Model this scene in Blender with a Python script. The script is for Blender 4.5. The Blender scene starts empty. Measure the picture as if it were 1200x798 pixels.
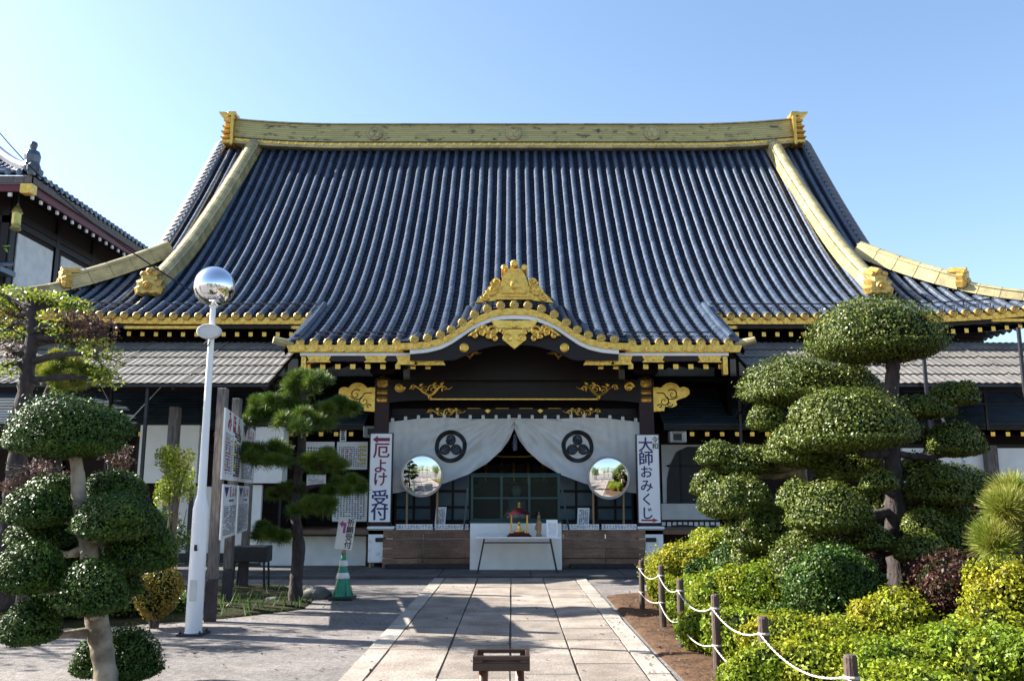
import bpy, math, random
import numpy as np
from mathutils import Vector
random.seed(7)
RNG = np.random.default_rng(11)
SC = bpy.context.scene
COL = SC.collection
R = math.radians

# ---------------------------------------------------------------- camera
FPX, PITCH, EYE = 1023.0, R(10.03), 1.6          # focal length in 1200-px units, upward tilt, eye height
cam = bpy.data.cameras.new('camera')
camo = bpy.data.objects.new('camera', cam)
COL.objects.link(camo)
camo.location = (0, 0, EYE)
camo.rotation_euler = (R(90) + PITCH, 0, 0)
cam.sensor_width = 36
cam.lens = FPX / 1200 * 36
cam.clip_start, cam.clip_end = 0.1, 2000
SC.camera = camo

# ---------------------------------------------------------------- sky, sun, exposure
SUN_EL, SUN_AZ = R(33.5), R(-76)                   # azimuth measured from +Y towards +X
SDIR = Vector((math.cos(SUN_EL) * math.sin(SUN_AZ), math.cos(SUN_EL) * math.cos(SUN_AZ), math.sin(SUN_EL)))
world = bpy.data.worlds.new('World')
SC.world = world
world.use_nodes = True
wn, wl = world.node_tree.nodes, world.node_tree.links
bg = wn['Background']
sky = wn.new('ShaderNodeTexSky')
sky.sky_type = 'NISHITA'
sky.sun_disc = False
sky.sun_elevation = SUN_EL
sky.sun_rotation = SUN_AZ
sky.air_density = 1.1
sky.dust_density = 1.15
sky.ozone_density = 2.5
wl.new(sky.outputs[0], bg.inputs[0])
bg.inputs[1].default_value = 0.076
sun = bpy.data.lights.new('sun', 'SUN')
sun.energy = 5.0
sun.angle = R(0.5)
sun.color = (1.0, 0.94, 0.84)
suno = bpy.data.objects.new('sun', sun)
COL.objects.link(suno)
suno.location = (-30, 5, 30)
suno.rotation_euler = SDIR.to_track_quat('Z', 'Y').to_euler()
SC.view_settings.view_transform = 'Standard'
SC.view_settings.look = 'None'
SC.view_settings.exposure = 1.92
SC.view_settings.gamma = 1
SC.view_settings.use_curve_mapping = False
try:
    SC.cycles.max_bounces = 6
    SC.cycles.use_denoising = True
except Exception:
    pass

# ---------------------------------------------------------------- measuring helpers (1200x798 photo coordinates)
def elev(py): return PITCH + math.atan((399 - py) / FPX)
def P(px, py, Y):
    z = Y * math.tan(elev(py))
    d = Y * math.cos(PITCH) + z * math.sin(PITCH)
    return Vector(((px - 600) / FPX * d, Y, EYE + z))
def G(px, py, z=0.0):
    Y = (z - EYE) / math.tan(elev(py))
    return P(px, py, Y)
def S(n, Y): return n * Y * math.cos(PITCH) / FPX

# ---------------------------------------------------------------- materials
def mat(name, col, rough=0.6, metal=0.0, col2=None, nscale=6.0, rnd=0.0, bump=0.0, bscale=40.0, spec=0.5,
        trans=0.0, stretch=None, detail=4.0, lo=0.35, hi=0.65):
    m = bpy.data.materials.new(name)
    m.use_nodes = True
    n, l = m.node_tree.nodes, m.node_tree.links
    b = n['Principled BSDF']
    b.inputs['Roughness'].default_value = rough
    b.inputs['Metallic'].default_value = metal
    b.inputs['Specular IOR Level'].default_value = spec
    tc = n.new('ShaderNodeTexCoord')
    co = tc.outputs['Object']
    if stretch:
        mp = n.new('ShaderNodeMapping')
        mp.inputs['Scale'].default_value = stretch
        l.new(co, mp.inputs[0]); co = mp.outputs[0]
    col4 = (*col, 1)
    src = None
    if col2 is not None:
        nt = n.new('ShaderNodeTexNoise')
        nt.inputs['Scale'].default_value = nscale
        nt.inputs['Detail'].default_value = detail
        l.new(co, nt.inputs['Vector'])
        rp = n.new('ShaderNodeValToRGB')
        rp.color_ramp.elements[0].position = lo
        rp.color_ramp.elements[1].position = hi
        rp.color_ramp.elements[0].color = col4
        rp.color_ramp.elements[1].color = (*col2, 1)
        l.new(nt.outputs['Fac'], rp.inputs[0])
        src = rp.outputs[0]
    if rnd > 0:
        at = n.new('ShaderNodeAttribute')
        at.attribute_name = 'rnd'
        mr = n.new('ShaderNodeMapRange')
        mr.inputs[3].default_value = 1 - rnd
        mr.inputs[4].default_value = 1 + rnd
        l.new(at.outputs['Fac'], mr.inputs[0])
        mx = n.new('ShaderNodeMix')
        mx.data_type = 'RGBA'
        mx.blend_type = 'MULTIPLY'
        mx.inputs[0].default_value = 1.0
        if src is not None: l.new(src, mx.inputs[6])
        else: mx.inputs[6].default_value = col4
        l.new(mr.outputs[0], mx.inputs[7])
        src = mx.outputs[2]
    if src is not None: l.new(src, b.inputs['Base Color'])
    else: b.inputs['Base Color'].default_value = col4
    if bump > 0:
        nb = n.new('ShaderNodeTexNoise')
        nb.inputs['Scale'].default_value = bscale
        nb.inputs['Detail'].default_value = 5
        l.new(co, nb.inputs['Vector'])
        bp = n.new('ShaderNodeBump')
        bp.inputs['Strength'].default_value = bump
        bp.inputs['Distance'].default_value = 0.02
        l.new(nb.outputs['Fac'], bp.inputs['Height'])
        l.new(bp.outputs[0], b.inputs['Normal'])
    if trans > 0:
        tr = n.new('ShaderNodeBsdfTranslucent')
        if src is not None: l.new(src, tr.inputs[0])
        else: tr.inputs[0].default_value = col4
        ms = n.new('ShaderNodeMixShader')
        ms.inputs[0].default_value = trans
        l.new(b.outputs[0], ms.inputs[1]); l.new(tr.outputs[0], ms.inputs[2])
        l.new(ms.outputs[0], n['Material Output'].inputs[0])
    return m

M = {}
M['tile'] = mat('glazed_tile', (0.024, 0.044, 0.084), 0.31, 0, (0.044, 0.068, 0.112), 3, rnd=0.16, spec=1.0)
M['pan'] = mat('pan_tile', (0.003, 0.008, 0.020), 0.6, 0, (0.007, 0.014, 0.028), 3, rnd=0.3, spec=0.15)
M['gold'] = mat('gold_leaf', (0.86, 0.54, 0.12), 0.28, 0.85, (0.68, 0.40, 0.08), 9, bump=0.3, bscale=26)
M['gold_relief'] = mat('gold_relief', (0.84, 0.53, 0.12), 0.32, 0.82, (0.55, 0.32, 0.06), 14, bump=1.0, bscale=20, lo=0.4, hi=0.75)
M['gold_old'] = mat('weathered_gold', (0.45, 0.375, 0.19), 0.5, 0.12, (0.31, 0.265, 0.135), 5, rnd=0.25, bump=0.3, bscale=20, detail=10)
M['gold_ridge'] = mat('weathered_ridge_gold', (0.42, 0.365, 0.15), 0.5, 0.2, (0.09, 0.075, 0.045), 3.2, rnd=0.10, bump=0.25, bscale=20, stretch=(1, 1, 2), detail=15, lo=0.57, hi=0.70)
M['antefix_field'] = mat('tile_end_field', (0.20, 0.125, 0.035), 0.5, 0.4, (0.11, 0.07, 0.025), 12)
M['antefix'] = mat('tile_end_gilding', (0.66, 0.43, 0.12), 0.38, 0.6, (0.42, 0.27, 0.07), 12, bump=0.3)
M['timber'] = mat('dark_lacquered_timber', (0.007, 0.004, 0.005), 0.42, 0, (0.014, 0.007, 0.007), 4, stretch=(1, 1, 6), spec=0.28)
M['timber_red'] = mat('maroon_timber', (0.035, 0.010, 0.011), 0.45, 0, (0.02, 0.007, 0.008), 5, spec=0.35)
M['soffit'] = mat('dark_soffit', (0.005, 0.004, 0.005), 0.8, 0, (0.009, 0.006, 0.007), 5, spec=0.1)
M['plaster'] = mat('white_plaster', (0.72, 0.72, 0.70), 0.8, 0, (0.60, 0.61, 0.60), 2.5, bump=0.1)
M['white_paint'] = mat('white_paint', (0.80, 0.80, 0.79), 0.45, 0, (0.72, 0.72, 0.71), 3, bump=0.05)
M['white_enamel'] = mat('scuffed_white_enamel', (0.78, 0.79, 0.80), 0.35, 0, (0.50, 0.50, 0.48), 7, detail=8, lo=0.55, hi=0.75)
M['sign_white'] = mat('sign_white', (0.82, 0.82, 0.82), 0.35, 0, (0.76, 0.76, 0.77), 2)
M['ink_black'] = mat('ink_black', (0.010, 0.010, 0.012), 0.55, 0, (0.016, 0.016, 0.02), 8)
M['ink_blue'] = mat('ink_blue', (0.015, 0.02, 0.12), 0.5, 0, (0.02, 0.025, 0.15), 8)
M['ink_grey'] = mat('ink_grey_blue', (0.09, 0.11, 0.17), 0.6, 0, (0.14, 0.16, 0.22), 9)
M['ink_red'] = mat('ink_red', (0.42, 0.015, 0.03), 0.5, 0, (0.36, 0.012, 0.03), 8)
M['ink_maroon'] = mat('ink_maroon', (0.22, 0.012, 0.04), 0.5, 0, (0.18, 0.01, 0.04), 8)
M['ink_pink'] = mat('ink_magenta', (0.50, 0.08, 0.36), 0.5, 0, (0.44, 0.06, 0.32), 8)
M['ink_yellow'] = mat('ink_yellow', (0.75, 0.55, 0.03), 0.5, 0, (0.7, 0.5, 0.03), 8)
M['cloth'] = mat('white_cloth', (0.84, 0.84, 0.83), 0.85, 0, (0.77, 0.77, 0.76), 5, trans=0.25, bump=0.08, bscale=120)
M['board'] = mat('brown_step_boards', (0.27, 0.16, 0.10), 0.55, 0, (0.17, 0.095, 0.06), 3, rnd=0.15, stretch=(1, 4, 14))
M['floor_wood'] = mat('floor_wood', (0.16, 0.09, 0.05), 0.45, 0, (0.11, 0.06, 0.035), 3, stretch=(10, 1, 1))
M['glass_pane'] = mat('blue_grey_pane', (0.045, 0.10, 0.15), 0.25, 0, (0.03, 0.075, 0.12), 3, spec=0.5)
M['dark_metal'] = mat('dark_metal', (0.02, 0.022, 0.03), 0.4, 0.4, (0.035, 0.035, 0.04), 8)
M['green_metal'] = mat('dark_green_metal', (0.012, 0.05, 0.055), 0.35, 0.2, (0.02, 0.06, 0.06), 8)
M['copper_roof'] = mat('dark_copper_roof', (0.012, 0.030, 0.050), 0.5, 0.1, (0.024, 0.045, 0.066), 2.5, rnd=0.3, bump=0.1, spec=0.3)
M['sheet'] = mat('corrugated_sheet', (0.19, 0.178, 0.16), 0.55, 0, (0.13, 0.122, 0.112), 3, rnd=0.12, trans=0.12)
M['old_wood'] = mat('weathered_grey_wood', (0.17, 0.15, 0.14), 0.85, 0, (0.075, 0.065, 0.06), 6, bump=0.5, bscale=14, stretch=(6, 6, 0.8))
M['foot_wood'] = mat('dark_post_foot', (0.03, 0.024, 0.03), 0.8, 0, (0.05, 0.04, 0.045), 7, bump=0.4, bscale=20)  # darker tone for the bottom part of the notice posts
M['post_wood'] = mat('dark_fence_post', (0.05, 0.03, 0.028), 0.8, 0, (0.085, 0.055, 0.045), 9, bump=0.5, bscale=25, stretch=(4, 4, 0.7))
M['stand_wood'] = mat('varnished_brown_wood', (0.16, 0.055, 0.02), 0.3, 0, (0.06, 0.02, 0.012), 5, bump=0.2, stretch=(8, 8, 1))
M['stand_dark'] = mat('dark_stand_wood', (0.03, 0.016, 0.014), 0.35, 0, (0.05, 0.028, 0.02), 9, bump=0.2)
M['bamboo'] = mat('pale_pole_wood', (0.36, 0.24, 0.12), 0.5, 0, (0.28, 0.18, 0.09), 9)
M['mirror'] = mat('mirror_face', (0.92, 0.93, 0.93), 0.02, 1.0, (0.90, 0.91, 0.92), 3)
M['rim'] = mat('mirror_rim', (0.45, 0.43, 0.40), 0.4, 0.3, (0.36, 0.34, 0.32), 5)
M['chrome'] = mat('globe_chrome', (0.86, 0.88, 0.92), 0.05, 1.0, (0.8, 0.83, 0.88), 4)
M['lamp_white'] = mat('white_lamp_paint', (0.82, 0.82, 0.84), 0.35, 0, (0.74, 0.74, 0.76), 3, stretch=(3, 3, 0.5))
M['cone_green'] = mat('cone_green', (0.015, 0.24, 0.13), 0.35, 0, (0.012, 0.18, 0.10), 6)
M['tape_white'] = mat('reflective_white', (0.75, 0.76, 0.76), 0.35, 0, (0.62, 0.63, 0.63), 8)
M['rubber'] = mat('black_rubber', (0.012, 0.02, 0.018), 0.6, 0, (0.02, 0.03, 0.026), 9)
M['shrine_red'] = mat('dark_red_lacquer', (0.075, 0.007, 0.012), 0.35, 0, (0.05, 0.006, 0.009), 6, spec=0.3)
M['rope'] = mat('white_rope', (0.48, 0.45, 0.40), 0.8, 0, (0.36, 0.34, 0.30), 40)
M['bark'] = mat('grey_bark', (0.13, 0.105, 0.085), 0.9, 0, (0.055, 0.042, 0.035), 9, bump=0.8, bscale=18, stretch=(1, 1, 0.5))
M['bark_pale'] = mat('pale_mottled_bark', (0.36, 0.30, 0.22), 0.85, 0, (0.14, 0.105, 0.075), 7, bump=0.6, bscale=22)
M['bark_dark'] = mat('dark_pine_bark', (0.055, 0.042, 0.040), 0.95, 0, (0.022, 0.017, 0.018), 14, bump=1.0, bscale=26, stretch=(1, 1, 0.4))
M['shade_core'] = mat('inner_shade_core', (0.008, 0.017, 0.004), 0.9, 0, (0.016, 0.019, 0.006), 20, bump=0.5, bscale=50, spec=0.05)  # core under the leaves, the crown's inner shade put into its colour
M['box_leaf'] = mat('box_holly_leaf', (0.024, 0.064, 0.007), 0.45, 0, (0.055, 0.100, 0.010), 6, rnd=0.55, trans=0.08, spec=0.28)
M['box_leaf_olive'] = mat('olive_holly_leaf', (0.062, 0.094, 0.011), 0.45, 0, (0.105, 0.125, 0.018), 5, rnd=0.55, trans=0.08, spec=0.3)
M['azalea'] = mat('azalea_leaf', (0.20, 0.245, 0.012), 0.5, 0, (0.31, 0.285, 0.018), 2.5, rnd=0.5, trans=0.35, spec=0.25)
M['azalea_green'] = mat('azalea_green_leaf', (0.14, 0.215, 0.012), 0.5, 0, (0.25, 0.275, 0.018), 2.0, rnd=0.5, trans=0.35, spec=0.25)
M['yellow_leaf'] = mat('yellowing_leaf', (0.28, 0.18, 0.015), 0.5, 0, (0.16, 0.15, 0.02), 5, rnd=0.4, trans=0.25)
M['red_leaf'] = mat('dark_red_leaf', (0.055, 0.014, 0.011), 0.5, 0, (0.028, 0.018, 0.009), 6, rnd=0.6, trans=0.15, spec=0.25)
M['brown_leaf'] = mat('purple_brown_leaf', (0.07, 0.035, 0.035), 0.6, 0, (0.11, 0.06, 0.035), 6, rnd=0.4, trans=0.2)
M['bright_leaf'] = mat('bright_green_leaf', (0.15, 0.24, 0.02), 0.42, 0, (0.26, 0.27, 0.03), 4, rnd=0.4, trans=0.4, spec=0.5)
M['tree_leaf'] = mat('tree_leaf', (0.05, 0.11, 0.02), 0.45, 0, (0.10, 0.15, 0.03), 2, rnd=0.4, trans=0.25)
M['pine'] = mat('pine_needle', (0.045, 0.100, 0.010), 0.5, 0, (0.125, 0.175, 0.018), 4, rnd=0.5, trans=0.2)
M['pine_bright'] = mat('bright_pine_needle', (0.15, 0.205, 0.02), 0.5, 0, (0.29, 0.28, 0.05), 4, rnd=0.5, trans=0.3)
M['stone'] = mat('path_slab', (0.30, 0.262, 0.225), 0.85, 0, (0.21, 0.182, 0.158), 2.6, rnd=0.18, bump=0.5, bscale=45, detail=12)
M['kerb'] = mat('kerb_stone', (0.37, 0.34, 0.30), 0.8, 0, (0.29, 0.265, 0.235), 3, rnd=0.1, bump=0.4, bscale=60, detail=10)
M['seam'] = mat('path_joint', (0.06, 0.05, 0.042), 0.95, 0, (0.10, 0.085, 0.07), 15)
M['soil'] = mat('brown_soil', (0.105, 0.062, 0.037), 0.95, 0, (0.055, 0.034, 0.022), 5, bump=1.0, bscale=25, detail=12, spec=0.1)
M['soil_dark'] = mat('mossy_soil', (0.035, 0.028, 0.016), 0.95, 0, (0.02, 0.028, 0.009), 4, bump=1.0, bscale=22, detail=10, spec=0.1)
M['concrete'] = mat('apron_concrete', (0.085, 0.087, 0.09), 0.85, 0, (0.06, 0.061, 0.063), 3, rnd=0.14, bump=0.2, bscale=60)
M['rock'] = mat('grey_rock', (0.16, 0.155, 0.15), 0.9, 0, (0.09, 0.09, 0.088), 5, bump=1.0, bscale=12)
M['grass'] = mat('grass_blade', (0.045, 0.11, 0.02), 0.5, 0, (0.09, 0.15, 0.03), 6, rnd=0.4, trans=0.25)
M['speaker_grey'] = mat('speaker_shell', (0.62, 0.62, 0.60), 0.5, 0, (0.52, 0.52, 0.50), 6)
M['tassel'] = mat('grey_tassel', (0.16, 0.18, 0.24), 0.8, 0, (0.1, 0.11, 0.16), 20)
M['brass'] = mat('old_brass', (0.55, 0.45, 0.14), 0.35, 0.8, (0.42, 0.34, 0.10), 8)
M['cable'] = mat('black_cable', (0.006, 0.007, 0.012), 0.95, 0, (0.01, 0.01, 0.015), 20, spec=0.0)
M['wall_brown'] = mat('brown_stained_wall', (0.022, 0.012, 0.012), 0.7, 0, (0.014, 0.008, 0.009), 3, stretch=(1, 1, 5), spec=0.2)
M['maroon'] = mat('maroon_fascia', (0.13, 0.012, 0.022), 0.5, 0, (0.10, 0.01, 0.018), 3)
M['figure_wood'] = mat('carved_figure_wood', (0.35, 0.22, 0.10), 0.5, 0, (0.22, 0.13, 0.06), 14)

# exposed-aggregate ground: speckled, with larger pale and dark patches
def ground_mat():
    m = mat('exposed_aggregate', (0.235, 0.22, 0.217), 0.9, 0, (0.155, 0.149, 0.149), 0.7, bump=0.6, bscale=90, detail=10)
    n, l = m.node_tree.nodes, m.node_tree.links
    b = n['Principled BSDF']
    old = b.inputs['Base Color'].links[0].from_socket
    tc = [q for q in n if q.type == 'TEX_COORD'][0]
    vo = n.new('ShaderNodeTexVoronoi')
    vo.inputs['Scale'].default_value = 55
    l.new(tc.outputs['Object'], vo.inputs['Vector'])
    rp = n.new('ShaderNodeValToRGB')
    rp.color_ramp.elements[0].color = (0.55, 0.53, 0.52, 1)
    rp.color_ramp.elements[1].color = (1.25, 1.22, 1.18, 1)
    l.new(vo.outputs['Color'], rp.inputs[0])
    mx = n.new('ShaderNodeMix'); mx.data_type = 'RGBA'; mx.blend_type = 'MULTIPLY'; mx.inputs[0].default_value = 1
    l.new(old, mx.inputs[6]); l.new(rp.outputs[0], mx.inputs[7])
    l.new(mx.outputs[2], b.inputs['Base Color'])
    return m
M['aggregate'] = ground_mat()
def weather(m, scale, dark):
    """fine speckle plus worn dark stains multiplied into a stone's own colour"""
    n, l = m.node_tree.nodes, m.node_tree.links
    b = n['Principled BSDF']
    old = b.inputs['Base Color'].links[0].from_socket
    tc = [q for q in n if q.type == 'TEX_COORD'][0]
    for (sc_, det, p0, p1, c0, c1) in ((scale, 3, .3, .7, (.72, .70, .69, 1), (1.12, 1.11, 1.10, 1)), (1.7, 12, .36, .56, dark, (1, 1, 1, 1))):
        nt = n.new('ShaderNodeTexNoise'); nt.inputs['Scale'].default_value = sc_; nt.inputs['Detail'].default_value = det
        l.new(tc.outputs['Object'], nt.inputs['Vector'])
        rp = n.new('ShaderNodeValToRGB'); rp.color_ramp.elements[0].position = p0; rp.color_ramp.elements[1].position = p1
        rp.color_ramp.elements[0].color = c0; rp.color_ramp.elements[1].color = c1
        l.new(nt.outputs['Fac'], rp.inputs[0])
        mx = n.new('ShaderNodeMix'); mx.data_type = 'RGBA'; mx.blend_type = 'MULTIPLY'; mx.inputs[0].default_value = 1
        l.new(old, mx.inputs[6]); l.new(rp.outputs[0], mx.inputs[7]); old = mx.outputs[2]
    l.new(old, b.inputs['Base Color'])
weather(M['stone'], 42, (.74, .71, .68, 1)); weather(M['kerb'], 50, (.80, .78, .75, 1)); weather(M['concrete'], 40, (.72, .71, .70, 1))
weather(M['tile'], 9, (.62, .66, .72, 1)); weather(M['aggregate'], 14, (.78, .77, .76, 1)); weather(M['board'], 30, (.55, .52, .50, 1))

def glass_mat(name, tint, mixv=0.82):
    m = bpy.data.materials.new(name); m.use_nodes = True
    n, l = m.node_tree.nodes, m.node_tree.links
    b = n['Principled BSDF']
    b.inputs['Base Color'].default_value = (*tint, 1)
    b.inputs['Roughness'].default_value = 0.06
    nt = n.new('ShaderNodeTexNoise'); nt.inputs['Scale'].default_value = 2
    mr = n.new('ShaderNodeMapRange'); mr.inputs[3].default_value = 0.04; mr.inputs[4].default_value = 0.12
    l.new(nt.outputs['Fac'], mr.inputs[0]); l.new(mr.outputs[0], b.inputs['Roughness'])
    t = n.new('ShaderNodeBsdfTransparent'); t.inputs[0].default_value = (0.75, 0.88, 0.86, 1)
    ms = n.new('ShaderNodeMixShader'); ms.inputs[0].default_value = mixv
    l.new(b.outputs[0], ms.inputs[1]); l.new(t.outputs[0], ms.inputs[2])
    l.new(ms.outputs[0], n['Material Output'].inputs[0])
    return m
M['glass'] = glass_mat('dark_green_glass', (0.01, 0.03, 0.03))

# ---------------------------------------------------------------- mesh helpers
class MB:
    """Collects shapes in world coordinates and links them as ONE mesh object."""
    def __init__(s): s.v, s.f, s.m, s.r = [], [], [], []
    def add(s, vs, fs, m=0, rnd=None):
        o = len(s.v)
        s.v += [tuple(q) for q in vs]
        rr = random.random() if rnd is None else rnd
        for f in fs:
            s.f.append([i + o for i in f]); s.m.append(m); s.r.append(rr)
    def box(s, x0, x1, y0, y1, z0, z1, m=0, bev=0.0):
        if bev > 0:
            b = min(bev, (x1 - x0) * .45, (y1 - y0) * .45, (z1 - z0) * .45)
            vs = []
            for (z, e) in ((z0, b), (z0 + b, 0), (z1 - b, 0), (z1, b)):
                for (x, y, sx, sy) in ((x0, y0, 1, 1), (x1, y0, -1, 1), (x1, y1, -1, -1), (x0, y1, 1, -1)):
                    k = b if e == 0 else b
                    vs.append((x + sx * (e if e else 0), y + sy * (e if e else 0), z))
            fs = [[3, 2, 1, 0]]
            for k in range(3):
                for i in range(4):
                    j = (i + 1) % 4
                    fs.append([k * 4 + i, k * 4 + j, k * 4 + 4 + j, k * 4 + 4 + i])
            fs.append([12, 13, 14, 15])
            s.add(vs, fs, m); return
        s.hexa([(x0, y0, z0), (x1, y0, z0), (x1, y1, z0), (x0, y1, z0), (x0, y0, z1), (x1, y0, z1), (x1, y1, z1), (x0, y1, z1)], m)
    def hexa(s, p, m=0, rnd=None):
        s.add(p, [[3, 2, 1, 0], [4, 5, 6, 7], [0, 1, 5, 4], [1, 2, 6, 5], [2, 3, 7, 6], [3, 0, 4, 7]], m, rnd)
    def bar(s, a, b, w, h, m=0, up=(0, 0, 1)):
        a, b = Vector(a), Vector(b)
        d = (b - a).normalized(); u = Vector(up)
        sx = d.cross(u)
        if sx.length < 1e-4: sx = d.cross(Vector((0, 1, 0)))
        sx.normalize(); u = sx.cross(d).normalized()
        sx *= w / 2; u *= h / 2
        s.hexa([a - sx - u, a + sx - u, b + sx - u, b - sx - u, a - sx + u, a + sx + u, b + sx + u, b - sx + u], m)
    def tube(s, pts, rad, n=8, m=0, cap=True):
        pts = [Vector(q) for q in pts]
        if not isinstance(rad, (list, tuple)): rad = [rad] * len(pts)
        vs, fs = [], []
        prev = None
        for i, q in enumerate(pts):
            d = (pts[min(i + 1, len(pts) - 1)] - pts[max(i - 1, 0)])
            if d.length < 1e-9: d = Vector((0, 0, 1))
            d.normalize()
            if prev is None:
                u = d.cross(Vector((0.13, 0.27, 1)))
                if u.length < 1e-3: u = d.cross(Vector((1, 0, 0)))
            else:
                u = prev - d * prev.dot(d)
            u.normalize(); prev = u
            w = d.cross(u)
            for k in range(n):
                a = 2 * math.pi * k / n
                vs.append(q + (u * math.cos(a) + w * math.sin(a)) * rad[i])
        for i in range(len(pts) - 1):
            for k in range(n):
                j = (k + 1) % n
                fs.append([i * n + k, i * n + j, (i + 1) * n + j, (i + 1) * n + k])
        if cap:
            fs.append(list(range(n))[::-1]); fs.append([(len(pts) - 1) * n + k for k in range(n)])
        s.add(vs, fs, m)
    def lathe(s, c, prof, n=20, m=0, axis='z'):
        """prof: list of (radius, height) along the axis from c"""
        vs, fs = [], []
        c = Vector(c)
        for (r, h) in prof:
            for k in range(n):
                a = 2 * math.pi * k / n
                if axis == 'z': vs.append(c + Vector((r * math.cos(a), r * math.sin(a), h)))
                elif axis == 'y': vs.append(c + Vector((r * math.cos(a), h, r * math.sin(a))))
                else: vs.append(c + Vector((h, r * math.cos(a), r * math.sin(a))))
        for i in range(len(prof) - 1):
            for k in range(n):
                j = (k + 1) % n
                fs.append([i * n + k, i * n + j, (i + 1) * n + j, (i + 1) * n + k])
        fs.append(list(range(n))[::-1]); fs.append([(len(prof) - 1) * n + k for k in range(n)])
        s.add(vs, fs, m)
    def prism(s, poly, y0, y1, m=0, bevel=0.0):
        """polygon in (x,z), extruded from y0 (front) to y1"""
        n = len(poly)
        vs = [(x, y0, z) for x, z in poly] + [(x, y1, z) for x, z in poly]
        fs = [list(range(n)), list(range(2 * n - 1, n - 1, -1))]
        for i in range(n):
            j = (i + 1) % n
            fs.append([i, n + i, n + j, j])
        s.add(vs, fs, m)
    def quad(s, a, b, c, d, m=0): s.add([a, b, c, d], [[0, 1, 2, 3]], m)
    def grid(s, rows, m=0, rnd=None, close=False):
        n = len(rows[0]); vs = [q for r in rows for q in r]; fs = []
        for i in range(len(rows) - 1):
            for k in range(n - 1):
                fs.append([i * n + k, i * n + k + 1, (i + 1) * n + k + 1, (i + 1) * n + k])
        s.add(vs, fs, m, rnd)
    def mirror(s, cx):
        """append a copy mirrored about x = cx"""
        o = len(s.v); nf = len(s.f)
        s.v += [(2 * cx - x, y, z) for x, y, z in s.v[:o]]
        for i in range(nf):
            s.f.append([k + o for k in s.f[i]][::-1]); s.m.append(s.m[i]); s.r.append(s.r[i])
    def build(s, name, mats, parent=None, smooth=False, base=None):
        off = origin_of(parent) if parent is not None else Vector(base or (0, 0, 0))
        me = bpy.data.meshes.new(name)
        me.from_pydata([(x - off.x, y - off.y, z - off.z) for x, y, z in s.v], [], s.f)
        if not isinstance(mats, (list, tuple)): mats = [mats]
        for q in mats: me.materials.append(M[q] if isinstance(q, str) else q)
        me.polygons.foreach_set('material_index', s.m)
        if smooth: me.polygons.foreach_set('use_smooth', [True] * len(s.f))
        a = me.attributes.new('rnd', 'FLOAT', 'FACE')
        a.data.foreach_set('value', s.r)
        me.update()
        o = bpy.data.objects.new(name, me)
        COL.objects.link(o)
        if parent is not None: o.parent = parent
        else: o.location = off
        return o

def origin_of(o):
    v = Vector((0, 0, 0))
    while o is not None:
        v += o.location; o = o.parent
    return v

def mesh_np(name, V, F, mi, rnd, mats, parent, smooth=False):
    """numpy arrays -> one mesh object under parent; F is (n,4) or (n,3)"""
    off = np.array(origin_of(parent)) if parent is not None else np.zeros(3)
    V = (V - off).astype(np.float32)
    me = bpy.data.meshes.new(name)
    k = F.shape[1]
    me.vertices.add(len(V)); me.vertices.foreach_set('co', V.ravel())
    me.loops.add(F.size); me.loops.foreach_set('vertex_index', F.ravel().astype(np.int32))
    me.polygons.add(len(F)); me.polygons.foreach_set('loop_start', (np.arange(len(F)) * k).astype(np.int32))
    for q in mats: me.materials.append(M[q] if isinstance(q, str) else q)
    me.polygons.foreach_set('material_index', mi.astype(np.int32))
    me.update(calc_edges=True)
    if smooth: me.polygons.foreach_set('use_smooth', np.ones(len(F), dtype=bool))
    a = me.attributes.new('rnd', 'FLOAT', 'FACE')
    a.data.foreach_set('value', rnd.astype(np.float32))
    o = bpy.data.objects.new(name, me)
    COL.objects.link(o)
    if parent is not None: o.parent = parent
    return o

def tag(o, label=None, cat=None, group=None, kind=None):
    if label: o['label'] = label
    if cat: o['category'] = cat
    if group: o['group'] = group
    if kind: o['kind'] = kind
    return o
def thing(name, label, cat, loc, group=None):
    o = bpy.data.objects.new(name, None)
    COL.objects.link(o)
    o.location = loc
    o.empty_display_size = 0.2
    return tag(o, label, cat, group)

def smooth_path(pts, k=6):
    pts = [Vector(q) for q in pts]
    out = []
    for i in range(len(pts) - 1):
        p0, p1, p2, p3 = pts[max(i - 1, 0)], pts[i], pts[i + 1], pts[min(i + 2, len(pts) - 1)]
        for j in range(k):
            t = j / k
            out.append(0.5 * ((2 * p1) + (p2 - p0) * t + (2 * p0 - 5 * p1 + 4 * p2 - p3) * t * t + (3 * p1 - p0 - 3 * p2 + p3) * t ** 3))
    out.append(pts[-1])
    return out

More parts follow.
